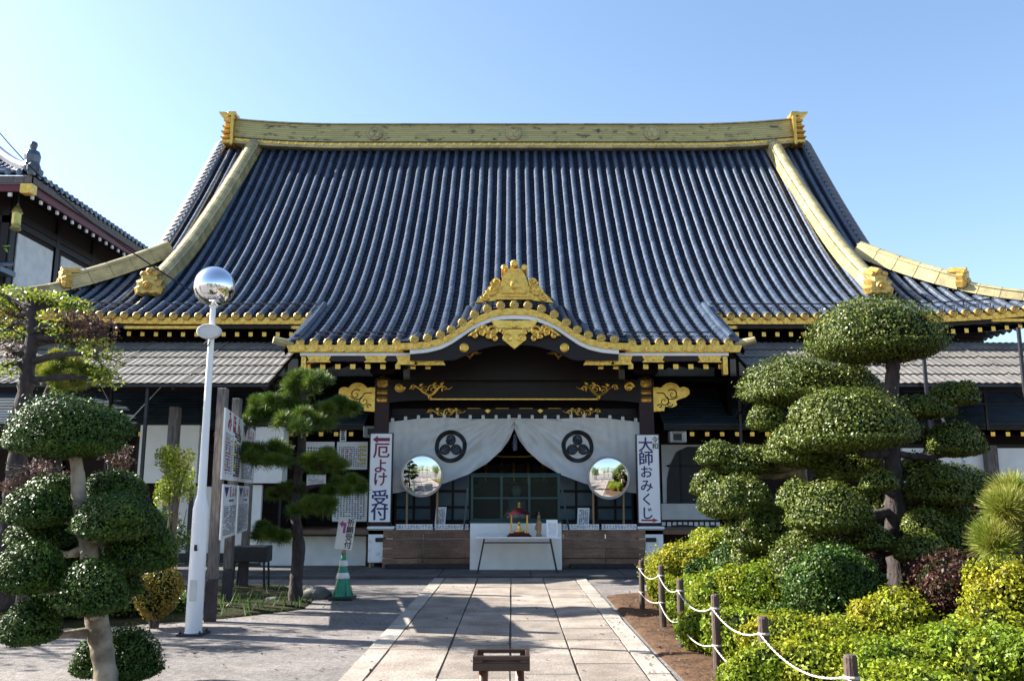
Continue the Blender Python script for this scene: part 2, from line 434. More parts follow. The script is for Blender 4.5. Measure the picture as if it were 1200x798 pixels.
# lettering: the bundled CJK fallback face, turned into a flat mesh part
def lettering(text, size, origin, parent, mname, ux=(1, 0, 0), uy=(0, 0, 1), bold=0.0, line=1.0, sx=1.0, name='lettering', align='CENTER', shear=0.0, heavy=0.0):
    cu = bpy.data.curves.new('lettering', 'FONT')
    cu.body = text; cu.size = size; cu.align_x = align; cu.align_y = 'CENTER'
    cu.space_line = line; cu.offset = bold * size; cu.extrude = 0.0; cu.shear = shear
    cu.resolution_u = 3
    to = bpy.data.objects.new('lettering_curve', cu)
    COL.objects.link(to)
    dg = bpy.context.evaluated_depsgraph_get()
    me = bpy.data.meshes.new_from_object(to.evaluated_get(dg))
    bpy.data.objects.remove(to)
    ux, uy, og = Vector(ux), Vector(uy), Vector(origin) - origin_of(parent)
    nr_ = ux.cross(uy).normalized()
    if heavy > 0:
        h = heavy * size
        vs, fs = [v.co.copy() for v in me.vertices], [list(q.vertices) for q in me.polygons]
        V2, F2 = [], []
        for k, (dx, dy) in enumerate(((0, 0), (h, 0), (-h, 0), (0, h * .7), (0, -h * .7))):
            o_ = len(V2)
            V2 += [og + ux * ((c.x + dx) * sx) + uy * (c.y + dy) + nr_ * (.0006 * k) for c in vs]
            F2 += [[i + o_ for i in q] for q in fs]
        me = bpy.data.meshes.new('lettering'); me.from_pydata(V2, [], F2); me.update()
    else:
        for v in me.vertices: v.co = og + ux * (v.co.x * sx) + uy * v.co.y
    me.materials.clear(); me.materials.append(M[mname])
    o = bpy.data.objects.new(name, me)
    COL.objects.link(o); o.parent = parent
    return o

def marks(mb, og, ux, uy, nrm, w, h, cols, rows, m=0, fill=0.55, lift=0.003, vertical=False):
    """rows of tiny printed strokes (illegible small print), as slightly raised flat quads"""
    og, ux, uy, nrm = Vector(og), Vector(ux), Vector(uy), Vector(nrm)
    cols, rows = int(cols * 1.7), int(rows * 1.7)
    cw, ch = w / cols, h / rows
    for i in range(cols):
        for j in range(rows):
            if random.random() < 0.12: continue
            a = og + ux * (i * cw) + uy * (j * ch) + nrm * lift
            ww = cw * (fill * random.uniform(.75, 1.1)); hh = ch * (fill * random.uniform(.8, 1.1))
            mb.quad(a, a + ux * ww, a + ux * ww + uy * hh, a + uy * hh, m)

def repeat(name, make, spots, mname, parent):
    """one part per spot, all sharing one mesh made around the origin"""
    mb = MB(); make(mb)
    me = None
    for q in spots:
        if me is None:
            o = mb.build(name, mname); me = o.data; first = o
        else:
            o = first.copy(); COL.objects.link(o)
        o.parent = parent; o.location = Vector(q) - origin_of(parent)

# ---------------------------------------------------------------- foliage helpers
def bump_fn(rng, amp=0.09):
    ks = rng.normal(size=(7, 3)) * 2.6
    ph = rng.uniform(0, 6.28, 7)
    def f(d): return 1 + amp * np.sin(d @ ks.T + ph).mean(axis=1) * 2.2
    return f

def leaf_quads(pos, nrm, size, rng, tilt=0.55, wide=0.55):
    n = len(pos)
    nn = nrm + rng.normal(size=(n, 3)) * tilt
    nn /= np.linalg.norm(nn, axis=1)[:, None] + 1e-9
    t = np.cross(nn, rng.normal(size=(n, 3)))
    t /= np.linalg.norm(t, axis=1)[:, None] + 1e-9
    b = np.cross(nn, t)
    L = (size * rng.uniform(.5, 1.45, n))[:, None]
    V = np.empty((n, 4, 3))
    V[:, 0] = pos - t * L * .5
    V[:, 1] = pos + b * L * wide * .5 + nn * L * .08
    V[:, 2] = pos + t * L * .5
    V[:, 3] = pos - b * L * wide * .5 + nn * L * .08
    return V.reshape(-1, 3), np.arange(n * 4).reshape(n, 4)

def pad_arrays(c, r, n, size, rng, flat=0.5, amp=0.09, tilt=0.55, core=0.83, inner=0.80, stray=0.05):
    """one clipped cushion of foliage: leaf quads over a shell plus a solid body inside, coloured dark as crown shade"""
    c, r = np.array(c), np.array(r)
    f = bump_fn(rng, amp)
    d = rng.normal(size=(n, 3)); d /= np.linalg.norm(d, axis=1)[:, None]
    k = f(d) * (1 - (1 - inner) * rng.random(n) ** 1.8 + 0.03 * rng.normal(size=n))
    k = k * (1 + np.where(rng.random(n) < stray, rng.uniform(.02, .16, n), 0))
    p = d * k[:, None]
    p[:, 2] = np.where(p[:, 2] < 0, p[:, 2] * flat, p[:, 2])
    nrm = d / r; nrm /= np.linalg.norm(nrm, axis=1)[:, None]
    V, F = leaf_quads(c + p * r, nrm, size, rng, tilt)
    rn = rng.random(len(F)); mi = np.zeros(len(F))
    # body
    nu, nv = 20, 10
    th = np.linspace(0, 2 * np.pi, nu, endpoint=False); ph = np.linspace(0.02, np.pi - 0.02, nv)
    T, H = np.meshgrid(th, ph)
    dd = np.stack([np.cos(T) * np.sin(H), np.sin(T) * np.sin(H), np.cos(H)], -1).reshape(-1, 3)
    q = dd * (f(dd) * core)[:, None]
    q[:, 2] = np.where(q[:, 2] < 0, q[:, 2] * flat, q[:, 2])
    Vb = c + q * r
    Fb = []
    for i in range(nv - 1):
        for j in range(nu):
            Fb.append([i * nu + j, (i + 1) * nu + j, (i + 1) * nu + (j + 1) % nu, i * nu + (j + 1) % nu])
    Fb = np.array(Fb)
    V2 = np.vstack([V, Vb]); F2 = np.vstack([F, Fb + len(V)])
    return V2, F2, np.concatenate([mi, np.ones(len(Fb))]), np.concatenate([rn, rng.random(len(Fb))])

def joined(parts):
    Vs, Fs, Ms, Rs, o = [], [], [], [], 0
    for V, F, m, r in parts:
        Vs.append(V); Fs.append(F + o); Ms.append(m); Rs.append(r); o += len(V)
    return np.vstack(Vs), np.vstack(Fs), np.concatenate(Ms), np.concatenate(Rs)

def pad(c, r, parent, leaf='box_leaf', size=0.03, dens=1.0, name='foliage_pad', flat=0.5, amp=0.09, lumps=0, stray=0.05, tilt=0.55):
    rng = np.random.default_rng(RNG.integers(1 << 30))
    area = 4 * math.pi * ((r[0] * r[1]) ** 1.6 / 3 + (r[0] * r[2]) ** 1.6 / 3 + (r[1] * r[2]) ** 1.6 / 3) ** (1 / 1.6)
    n = int(min(16000, max(600, dens * 1.9 * area / (size * size * 0.55))))
    ps = [pad_arrays(c, r, n, size, rng, flat, amp, tilt, stray=stray)]
    for k in range(lumps):
        a = rng.uniform(0, 6.28); q = rng.uniform(.45, .8)
        cc = (c[0] + math.cos(a) * r[0] * q, c[1] + math.sin(a) * r[1] * q, c[2] + r[2] * rng.uniform(.0, .45))
        s = rng.uniform(.32, .5)
        ps.append(pad_arrays(cc, [r[0] * s, r[1] * s, r[2] * s * 1.1], int(n * s * s * 1.7), size, rng, flat, amp, tilt, stray=stray))
    V, F, m, rn = joined(ps)
    return mesh_np(name, V, F, m, rn, [leaf, 'shade_core'], parent)

def needle_arrays(c, r, tufts, per, length, width, rng, up=0.5):
    c, r = np.array(c), np.array(r)
    d = rng.normal(size=(tufts, 3)); d /= np.linalg.norm(d, axis=1)[:, None]
    d[:, 2] = np.where(d[:, 2] < -0.2, -d[:, 2], d[:, 2])
    base = c + d * r * (rng.random(tufts) ** 0.4)[:, None]
    base = np.repeat(base, per, axis=0)
    n = len(base)
    dr = np.repeat(d, per, axis=0) * 0.5 + rng.normal(size=(n, 3)) * 0.55
    dr[:, 2] += up
    dr /= np.linalg.norm(dr, axis=1)[:, None]
    s = np.cross(dr, rng.normal(size=(n, 3))); s /= np.linalg.norm(s, axis=1)[:, None] + 1e-9
    L = (length * rng.uniform(.7, 1.25, n))[:, None]
    V = np.empty((n, 4, 3))
    V[:, 0] = base - s * width * .5; V[:, 1] = base + s * width * .5
    V[:, 2] = base + dr * L + s * width * .15; V[:, 3] = base + dr * L - s * width * .15
    return V.reshape(-1, 3), np.arange(n * 4).reshape(n, 4), np.zeros(n), np.repeat(rng.random(tufts), per) * .6 + rng.random(n) * .4

def pine_pad(c, r, parent, leaf='pine', tufts=150, per=16, length=0.11, width=0.009, name='needle_pad', up=0.5):
    """a layered pad: many small upright sprays of needles of uneven height, open between"""
    rng = np.random.default_rng(RNG.integers(1 << 30))
    c, r = np.array(c), np.array(r)
    k = int(max(8, min(40, r[0] * r[1] * 150)))
    ps = []
    for i in range(k):
        a = rng.uniform(0, 6.28); q = rng.random() ** .6
        cc = c + np.array([math.cos(a) * r[0] * q, math.sin(a) * r[1] * q, r[2] * (rng.uniform(-.35, .75) - .75 * q * q)])
        s_ = rng.uniform(.17, .30) * max(r[0], .2)
        ps.append(needle_arrays(cc, (s_, s_, s_ * rng.uniform(.2, .42)), max(6, int(tufts / k)), per, length, width, rng, up))
    V, F, m, rn = joined(ps)
    return mesh_np(name, V, F, m, rn, [leaf], parent)

def loose_leaves(clumps, parent, leaf, size, name='foliage', tilt=1.0, wide=0.5):
    """open foliage: leaves filling several clumps, gaps left between"""
    rng = np.random.default_rng(RNG.integers(1 << 30))
    ps = []
    for c, r, n in clumps:
        p = rng.normal(size=(n, 3)); p /= np.linalg.norm(p, axis=1)[:, None]
        p *= (rng.random(n) ** .45)[:, None]
        V, F = leaf_quads(np.array(c) + p * np.array(r), np.tile([0, 0, 0.8], (n, 1)), size, rng, tilt, wide)
        ps.append((V, F, np.zeros(len(F)), rng.random(len(F))))
    V, F, m, rn = joined(ps)
    return mesh_np(name, V, F, m, rn, [leaf], parent)

def limb(mb, pts, r0, r1, n=9, k=6, wob=0.12, m=0):
    ps = smooth_path(pts, k)
    L = len(ps)
    rad = []
    for i, q in enumerate(ps):
        t = i / max(L - 1, 1)
        rad.append((r0 + (r1 - r0) * t) * (1 + random.uniform(-wob, wob)))
    mb.tube(ps, rad, n, m)
# ================================================================ SETTING: ground
HX = 0.05                                         # axis of the hall
g = MB()
xs = [-400, -60, -20, -10, -5, 0, 5, 10, 20, 60, 400]; ys = [-300, -60, -25, -10, 0, 5, 10, 15, 20, 40, 100, 500]
g.grid([[(x, y, -0.012) for x in xs] for y in ys], 0)
o = g.build('ground', 'aggregate'); tag(o, kind='structure')

PATH_C, PATH_H = -0.04, 1.48
p = MB()
def slab(x0, x1, y0, y1, m):
    e = 0.011; h = random.uniform(-0.002, 0.003); j = lambda: random.uniform(-.007, .007)
    t = 0.012 + h
    p.hexa([(x0 + e, y0 + e, -.05), (x1 - e, y0 + e, -.05), (x1 - e, y1 - e, -.05), (x0 + e, y1 - e, -.05),
            (x0 + e + j(), y0 + e + j(), t), (x1 - e + j(), y0 + e + j(), t), (x1 - e + j(), y1 - e + j(), t), (x0 + e + j(), y1 - e + j(), t)], m)
p.box(PATH_C - PATH_H + .01, PATH_C + PATH_H - .01, -16, 17.5, -.06, -0.004, 2)
colx = [PATH_C - 1.25, PATH_C - .62, PATH_C + .02, PATH_C + .64, PATH_C + 1.25]
for i in range(4):
    y = -16 + random.uniform(0, .8)
    p_prev = -16
    while p_prev < 17.5:
        y1 = min(17.5, p_prev + random.uniform(.85, 1.75))
        slab(colx[i], colx[i + 1], p_prev, y1, 0); p_prev = y1
for (x0, x1) in ((PATH_C - PATH_H, PATH_C - 1.25), (PATH_C + 1.25, PATH_C + PATH_H)):
    y = -16
    while y < 17.5:
        y1 = min(17.5, y + random.uniform(1.5, 2.0)); slab(x0, x1, y, y1, 1); y = y1
o = p.build('path', ['stone', 'kerb', 'seam']); tag(o, kind='structure')

a = MB()                                          # low concrete apron before the hall, slab by slab
x = -16.0
while x < 16:
    x1 = x + 1.82
    a.box(x + .006, x1 - .006, 17.52, 17.98, -.05, .055, 0, .008)
    a.box(x + .006, x1 - .006, 18.0, 19.0, -.05, .06, 0, .008)
    a.box(x + .006, x1 - .006, 19.02, 21.5, -.05, .06, 0, .008)
    x = x1
a.box(-16, 16, 17.54, 24, -.06, .03, 0)
o = a.build('stone_apron', 'concrete'); tag(o, kind='structure')

def soil_patch(name, outline, mname, h=.05, n=36):
    """a gently mounded bed of earth inside a convex-ish outline (x,y)"""
    mb = MB(); cx = sum(q[0] for q in outline) / len(outline); cy = sum(q[1] for q in outline) / len(outline)
    ring = []
    L = len(outline)
    for i in range(L):
        a0, b0 = outline[i], outline[(i + 1) % L]
        for k in range(6):
            t = k / 6; ring.append((a0[0] + (b0[0] - a0[0]) * t, a0[1] + (b0[1] - a0[1]) * t))
    rows = []
    for s_ in (1.0, .985, .95, .85, .7, .5, .3, .12, .01):
        rows.append([(cx + (q[0] - cx) * s_, cy + (q[1] - cy) * s_, -.03 if s_ == 1 else h * (1 - s_ ** 8) + random.uniform(-.012, .018)) for q in ring + ring[:1]])
    mb.grid(rows)
    o = mb.build(name, mname, smooth=True); tag(o, kind='structure'); return o
soil_patch('soil_bed', [(1.47, 2.0), (1.47, 14.6), (2.2, 15.3), (9, 16.6), (13, 16.8), (13, 2.0)], 'soil')
soil_patch('garden_soil', [(-2.95, 13.0), (-3.1, 14.6), (-4.2, 16.3), (-13, 16.6), (-13, 11.6), (-8, 10.9), (-5.2, 11.2), (-3.8, 12.0)], 'soil_dark', .06)

# ================================================================ TEMPLE HALL
hall = thing('temple_hall', 'wide temple hall with sweeping blue grey tiled roof and gilded ridges', 'temple', (HX, 20.3, 0))
YM, YR, YP = 20.3, 27.97, 18.3                    # main eave, ridge foot, porch eave
PROF = [(17.6, 4.46), (18.3, 4.78), (19.3, 5.24), (20.3, 5.76), (21.5, 6.46), (23.4, 8.02), (25.5, 10.22), (27.97, 13.10), (28.4, 13.62)]
def _spl(pts):
    x = np.array([q[0] for q in pts]); y = np.array([q[1] for q in pts])
    d = np.gradient(y, x)
    xx = np.linspace(x[0], x[-1], 400)
    i = np.clip(np.searchsorted(x, xx) - 1, 0, len(x) - 2)
    h = x[i + 1] - x[i]; t = (xx - x[i]) / h
    yy = (2 * t**3 - 3 * t**2 + 1) * y[i] + (t**3 - 2 * t**2 + t) * h * d[i] + (-2 * t**3 + 3 * t**2) * y[i + 1] + (t**3 - t**2) * h * d[i + 1]
    return xx, yy
_PX, _PY = _spl(PROF)
def prof(Y): return float(np.interp(Y, _PX, _PY))
def slope(Y): return (prof(Y + .03) - prof(Y - .03)) / .06
XC = 12.85                                        # eave corner
KH = 0.93
def lift(x, Y): 
    ax = abs(x); 
    if ax < 8: return 0.0
    return .26 * ((ax - 8) / 4.85) ** 2 * max(0, 1 - (Y - YM) / 4.2)
def rz(x, Y): return prof(Y) + lift(x, Y)
TS = 0.2937; TR = 0.084
# arc-length stations along the slope, one per tile
def stations(y0, y1, step=0.27):
    out = [y0]; Y = y0
    while Y < y1 - 1e-6:
        Y = min(y1, Y + step / math.sqrt(1 + slope(Y) ** 2)); out.append(Y)
    return out
def hip_y(ax): return YM + (XC - ax) * KH

roof = MB()
PORCH_W = 4.62
def tile_row(mb, x, y0, y1, zf, dx=0.0, r=TR, step=.27, m=0):
    """half-round cover tiles laid nose over tail; dx lets the row lean outwards towards the eave"""
    st = stations(y0, y1, step)
    jit = [random.gauss(0, .0022) for _ in st]
    for i in range(len(st) - 1):
        q0, q1 = st[i], st[i + 1]
        vs = []
        for (Y, rr) in ((q0, r), (q1 + .01, r * .945)):
            sl = (zf(x, Y + .03) - zf(x, Y - .03)) / .06
            nl = 1 / math.sqrt(1 + sl * sl); ny, nz = -sl * nl, nl
            xx = x + dx * (y1 - Y) + jit[i]
            for k in range(8):
                a = math.pi * k / 7
                c, s_ = math.cos(a) * rr, math.sin(a) * rr * 1.12
                vs.append((HX + xx - c, Y + ny * s_, zf(x, Y) + nz * s_ + .004))
        fs = [[k, k + 1, 9 + k, 8 + k] for k in range(7)] + [[0, 8, 9, 1]][:0]
        fs.append(list(range(8))[::-1])
        mb.add(vs, fs, m)
def pan_strip(mb, x0, x1, y0, y1, zf, step=.27, m=1):
    st = stations(y0, y1, step)
    for i in range(len(st) - 1):
        q0, q1 = st[i], st[i + 1]
        vs = []
        for (Y, up) in ((q0, .022), (q1, 0.0)):
            for t in (0, .5, 1):
                x = x0 + (x1 - x0) * t
                vs.append((HX + x, Y, zf(x, Y) + up - (.022 if t == .5 else 0)))
        vs += [(v[0], v[1], v[2] - .03) for v in vs[:3]]
        mb.add(vs, [[0, 1, 4, 3], [1, 2, 5, 4], [6, 7, 1, 0], [7, 8, 2, 1]], m)
ROWS = [(.5 + i) * TS for i in range(-44, 44)]
ROWS = [x for x in ROWS if abs(x) < XC - .12]
EAVE_TILES = []                                    # (x, Y, z)
for x in ROWS:
    ax = abs(x)
    y0 = YP if ax < PORCH_W else YM
    if ax < 9.35: y1 = YR
    else: y1 = max(YM + .25, hip_y(ax))
    tile_row(roof, x, y0, y1, rz)
    EAVE_TILES.append((x, y0, rz(x, y0)))
for i in range(-44, 44):
    x0, x1 = i * TS, (i + 1) * TS
    xm = abs((x0 + x1) / 2)
    if xm > XC - .1: continue
    y0 = YP if xm < PORCH_W else YM
    y1 = YR if xm < 9.35 else max(YM + .2, hip_y(xm - .14))
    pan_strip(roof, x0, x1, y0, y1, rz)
# gable-end strips outside the descending ridges, floating over the hip
YG = 22.9
for sgn in (-1, 1):
    for ax in (9.52, 9.8):
        tile_row(roof, sgn * ax, YG, YR + .15, lambda x, Y: prof(Y) + .02, m=0)
    pan_strip(roof, sgn * 9.3, sgn * 10.0, YG, YR + .2, lambda x, Y: prof(Y) + .02)
    # curled verge: short cover tiles running outwards, one above the other
    for Y in stations(YG - .1, YR + .3, .27):
        sl = slope(Y); nl = 1 / math.sqrt(1 + sl * sl)
        pts = []
        for k in range(6):
            t = k / 5
            pts.append((HX + sgn * (9.82 + .42 * math.sin(t * 1.5)), Y + .16 * t, prof(Y) + .10 - .34 * (1 - math.cos(t * 1.5))))
        roof.tube(pts, .075, 7, 0)
    rows = []
    for Y in stations(YG - .2, YR + .3, .27):
        rows.append([(HX + sgn * (9.80 + .40 * math.sin(t * .3)), Y + .03 * t, prof(Y) + .06 - .34 * (1 - math.cos(t * .3))) for t in range(0, 6)])
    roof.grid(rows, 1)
# rear slope and side hips, plainly tiled
rows = []
for Y in np.linspace(YR, YM, 24):
    yb = 2 * YR + .4 - Y
    w = XC if Y < 21 else max(10.0, XC - (Y - YM) / KH)
    rows.append([(HX - w, yb, prof(Y)), (HX, yb, prof(Y)), (HX + w, yb, prof(Y))])
roof.grid(rows, 1)
for sgn in (-1, 1):
    rows = []
    for ax in np.linspace(XC, 9.3, 16):
        yh = hip_y(ax)
        if yh > 23.7: yh = 23.7
        zz = prof(YM + (XC - ax) * KH) + lift(ax, hip_y(ax))
        rows.append([(HX + sgn * ax, yh, zz), (HX + sgn * ax, 28.1, zz - lift(ax, hip_y(ax)) * .8), (HX + sgn * ax, 56.2 - yh, zz)])
    roof.grid(rows, 1)
    for yy in np.arange(21.0, 35, TS):             # side rows
        axm = 9.4 if 23.6 < yy < 32.6 else XC - (min(yy, 56.2 - yy) - YM) / KH
        if axm > XC - .3: continue
        pts = [(HX + sgn * ax, yy, prof(YM + (XC - ax) * KH) + .03) for ax in np.linspace(XC, axm, 7)]
        roof.tube(pts, TR, 6, 0)
roof_o = roof.build('roof', ['tile', 'pan'], hall)
sm = np.ones(len(roof.f), bool)

# porch verges: rolled edge with short side tiles where the porch roof runs out beyond the main eave
for sgn in (-1, 1):
    v = MB()
    for Y in stations(YP, 20.75, .2):
        t0 = Y - YP
        v.tube([(HX + sgn * (4.56 - .0 * t0), Y, prof(Y) + .10), (HX + sgn * 4.74, Y + .02, prof(Y) + .07), (HX + sgn * 4.90, Y + .03, prof(Y) - .05)], .055, 7, 0)
    v.tube([(HX + sgn * 4.62, Y, prof(Y) + .14) for Y in stations(YP - .02, 20.8, .3)], .07, 8, 0)
    rows = [[(HX + sgn * 4.5, Y, prof(Y) + .02), (HX + sgn * 4.78, Y, prof(Y) + .03), (HX + sgn * 4.9, Y, prof(Y) - .16), (HX + sgn * 4.86, Y, prof(Y) - .26)] for Y in stations(YP, 20.75, .3)]
    v.grid(rows, 1)
    v.tube([(HX + sgn * 4.7, YP + .1, prof(YP) - .02), (HX + sgn * 4.95, YP - .05, prof(YP) + .02), (HX + sgn * 5.1, YP - .12, prof(YP) + .05)], [.09, .085, .075], 10, 2)
    v.build('porch_verge', ['tile', 'pan', 'gold_old'], hall)

# ---- eave tile ends (round, gilded, with a raised whorl)
def antefix(mb, x, y, z, r=TR + .008, tilt=0.0):
    mb.lathe((x, y, z), [(r * .2, .06), (r, .06), (r, -.018), (r * .84, -.028), (r * .76, -.014)], 14, 0, 'y')
    mb.lathe((x, y, z), [(r * .77, 0), (r * .76, -.012), (r * .01, -.013)], 14, 1, 'y')
    for k in range(3):
        a = k * 2.094 + .5
        mb.lathe((x + math.cos(a) * r * .33, y, z + math.sin(a) * r * .33), [(r * .27, -.008), (r * .25, -.024), (r * .1, -.028)], 7, 0, 'y')
TILE_ENDS = [(HX + x, Y - .012, z + .012) for (x, Y, z) in EAVE_TILES if not (Y == YP and abs(x) < 2.32)]
repeat('eave_tile_end', lambda mb: antefix(mb, 0, 0, 0), TILE_ENDS, ['antefix', 'antefix_field'], hall)

# ---- main eave fascia, white fillet, rafters with gilded ends
for sgn in (-1, 1):
    f = MB()
    xs = np.linspace(4.55, XC + .02, 22)
    def band(mb, y0, y1, zt, zb, m):
        fr = [[(HX + sgn * x, y0, rz(x, YM) + zt) for x in xs], [(HX + sgn * x, y0, rz(x, YM) + zb) for x in xs],
              [(HX + sgn * x, y1, rz(x, YM) + zb) for x in xs], [(HX + sgn * x, y1, rz(x, YM) + zt) for x in xs]]
        mb.grid(fr + fr[:1], m)
        mb.add([fr[k][0] for k in range(4)], [[0, 1, 2, 3]], m); mb.add([fr[k][-1] for k in range(4)], [[3, 2, 1, 0]], m)
    band(f, YM + .03, YM + .12, -.055, -.17, 0)
    for x in np.arange(4.7, XC, TS):              # small pendant pan ends between the tiles
        f.lathe((HX + sgn * x, YM + .03, rz(x, YM) - .075), [(.1, .03), (.1, -.012), (.07, -.016)], 10, 0, 'y')
    f.build('gilded_fascia', 'gold_relief', hall)
    f = MB(); band(f, YM + .10, YM + .2, -.175, -.26, 0); f.build('eave_board', 'timber', hall)
    f = MB()
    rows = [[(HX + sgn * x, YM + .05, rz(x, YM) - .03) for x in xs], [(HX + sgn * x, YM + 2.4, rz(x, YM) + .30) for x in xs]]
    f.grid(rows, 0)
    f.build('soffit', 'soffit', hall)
    spots = [(HX + sgn * x, YM + .34, rz(x, YM) - .36) for x in np.arange(4.7, XC - .3, .325)]
    repeat('rafter', lambda mb: mb.bar((0, 0, 0), (0, 1.96, .28), .085, .11), spots, 'timber', hall)
    repeat('rafter_end_cap', lambda mb: mb.box(-.047, .047, -.025, .005, -.06, .055, 0, .006), spots, 'gold', hall)
    # gilded fittings wrapped over the fascia towards the corner and the porch
    for xx, w in ((5.0, .22), (8.3, .9), (12.0, .55)):
        f = MB()
        zc = rz(xx, YM) - .235
        f.box(HX + sgn * xx - w, HX + sgn * xx + w, YM + .085, YM + .12, zc - .045, zc + .04, 0, .01)
        for e in (-1, 1):
            f.prism([(HX + sgn * xx + e * w, zc - .045), (HX + sgn * xx + e * (w + .1), zc - .02), (HX + sgn * xx + e * (w + .04), zc), (HX + sgn * xx + e * (w + .1), zc + .02), (HX + sgn * xx + e * w, zc + .04)][::(1 if e < 0 else -1)], YM + .088, YM + .115, 0)
        f.build('eave_fitting', 'gold_relief', hall)
# upper wall under the eaves
w = MB()
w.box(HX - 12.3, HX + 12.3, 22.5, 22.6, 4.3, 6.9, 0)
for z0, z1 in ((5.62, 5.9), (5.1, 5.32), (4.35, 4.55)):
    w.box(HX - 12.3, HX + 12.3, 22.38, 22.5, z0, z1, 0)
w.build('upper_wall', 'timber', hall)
for sgn in (-1, 1):
    for x0, x1 in ((3.4, 5.3), (5.55, 7.4), (7.65, 9.5), (9.75, 11.0)):
        w = MB(); a0, a1 = sorted((HX + sgn * x0, HX + sgn * x1)); w.box(a0, a1, 22.44, 22.5, 4.56, 5.08, 0); w.build('plaster_panel', 'plaster', hall)
# snow guards: thin dark rails above the eaves
def rail(x0, x1, Y, h=.20):
    mb = MB()
    mb.tube([(HX + x, Y, rz(x, Y) + h) for x in np.linspace(x0, x1, 8)], .016, 6)
    mb.tube([(HX + x, Y + .06, rz(x, Y) + h * .55) for x in np.linspace(x0, x1, 8)], .012, 6)
    for x in np.arange(x0 + .2, x1, 1.45):
        mb.bar((HX + x, Y, rz(x, Y) + .03), (HX + x, Y, rz(x, Y) + h + .02), .025, .02)
    mb.build('snow_guard', 'dark_metal', hall)
rail(-8.4, -4.75, YM + .35); rail(4.75, 8.4, YM + .35); rail(9.2, 11.6, YM + .3); rail(-11.6, -9.2, YM + .3)
rail(-4.3, -2.35, YP + .25, .17); rail(2.35, 4.3, YP + .25, .17)

# ---- main ridge
Z0 = 13.02
rd = MB()
RH = 9.45
xs = np.linspace(-RH, RH, 41)
def rl(x): return .19 * max(0, (abs(x) - 5.8) / 3.65) ** 2
YF, YB = 27.72, 28.36
def rlayer(zb, zt, y0, y1, m, seg=False):
    for i in range(len(xs) - 1):
        x0, x1 = xs[i], xs[i + 1]
        rd.hexa([(HX + x0, y0, Z0 + zb + rl(x0)), (HX + x1, y0, Z0 + zb + rl(x1)), (HX + x1, y1, Z0 + zb + rl(x1)), (HX + x0, y1, Z0 + zb + rl(x0)),
                 (HX + x0, y0, Z0 + zt + rl(x0)), (HX + x1, y0, Z0 + zt + rl(x1)), (HX + x1, y1, Z0 + zt + rl(x1)), (HX + x0, y1, Z0 + zt + rl(x0))], m)
rlayer(0.0, .085, YF - .10, YB + .10, 0)
rlayer(.085, .20, YF - .05, YB + .05, 1)
rlayer(.20, .235, YF - .07, YB + .07, 3)
for k in range(8):
    z = .235 + k * .079
    rlayer(z, z + .068, YF - .02 + .006 * k, YB + .02 - .006 * k, 2)
    rlayer(z + .068, z + .079, YF + .02 + .006 * k, YB - .02 - .006 * k, 3)
rlayer(.867, .905, YF - .03, YB + .03, 0)
rd_o = rd.build('main_ridge', ['gold_old', 'gold', 'gold_ridge', 'ink_black'], hall)
kn = MB()
for x in np.arange(-9.6, 9.7, .2937):
    kn.lathe((HX + x, YF - .05, Z0 + .143 + rl(x)), [(.055, .0), (.055, -.03), (.03, -.045), (.005, -.045)], 10, 0, 'y')
kn.build('ridge_studs', 'gold', rd_o)
def crest_disc(mb, x, y, z, r, m0=0, m1=1):
    mb.lathe((x, y, z), [(r, .03), (r, -.03), (r * .84, -.04), (r * .80, -.02), (.01, -.02)], 28, m0, 'y')
    for k in range(3):
        a = math.pi / 2 + k * 2.094
        mb.lathe((x + math.cos(a) * r * .40, y, z + math.sin(a) * r * .40), [(r * .34, -.015), (r * .32, -.035), (r * .12, -.042), (.005, -.042)], 12, m1, 'y')
for x in (-4.66, 0, 4.66):
    c = MB(); crest_disc(c, HX + x, YF - .055, Z0 + .54, .25); c.build('crest_medallion', ['gold_old', 'gold_ridge'], rd_o)
# ridge-end ornaments
for sgn in (-1, 1):
    e = MB()
    x = HX + sgn * (RH + .02); zt = Z0 + .02
    for (z0, z1, w, dy) in ((-.10, .06, .26, .10), (.06, .15, .30, .15), (.15, .25, .24, .06), (.25, .35, .29, .15), (.35, .45, .23, .05), (.45, .55, .27, .12), (.55, .66, .21, .04), (.66, .77, .24, .08), (.77, .90, .19, .0)):
        e.box(min(x, x + sgn * w), max(x, x + sgn * w), YF - .12 - dy, YB + .12 + dy, zt + z0 + .2, zt + z1 + .2, 0, .04)
    e.box(min(x - sgn * .10, x), max(x - sgn * .10, x), YF - .22, YB + .22, zt + .04, zt + 1.14, 0, .04)
    e.prism([(x - sgn * .14, zt + 1.12), (x + sgn * .28, zt + 1.13), (x + sgn * .42, zt + 1.19), (x + sgn * .44, zt + 1.25), (x - sgn * .14, zt + 1.22)][::sgn], YF - .14, YB + .14, 0)
    for yy in (YF - .03, YB + .03, (YF + YB) / 2):
        e.lathe((x - sgn * .10, yy, zt + 1.24), [(.065, 0), (.065, sgn * .26), (.04, sgn * .29)], 10, 0, 'x')
    e.build('ridge_end_ornament', 'gold', rd_o)

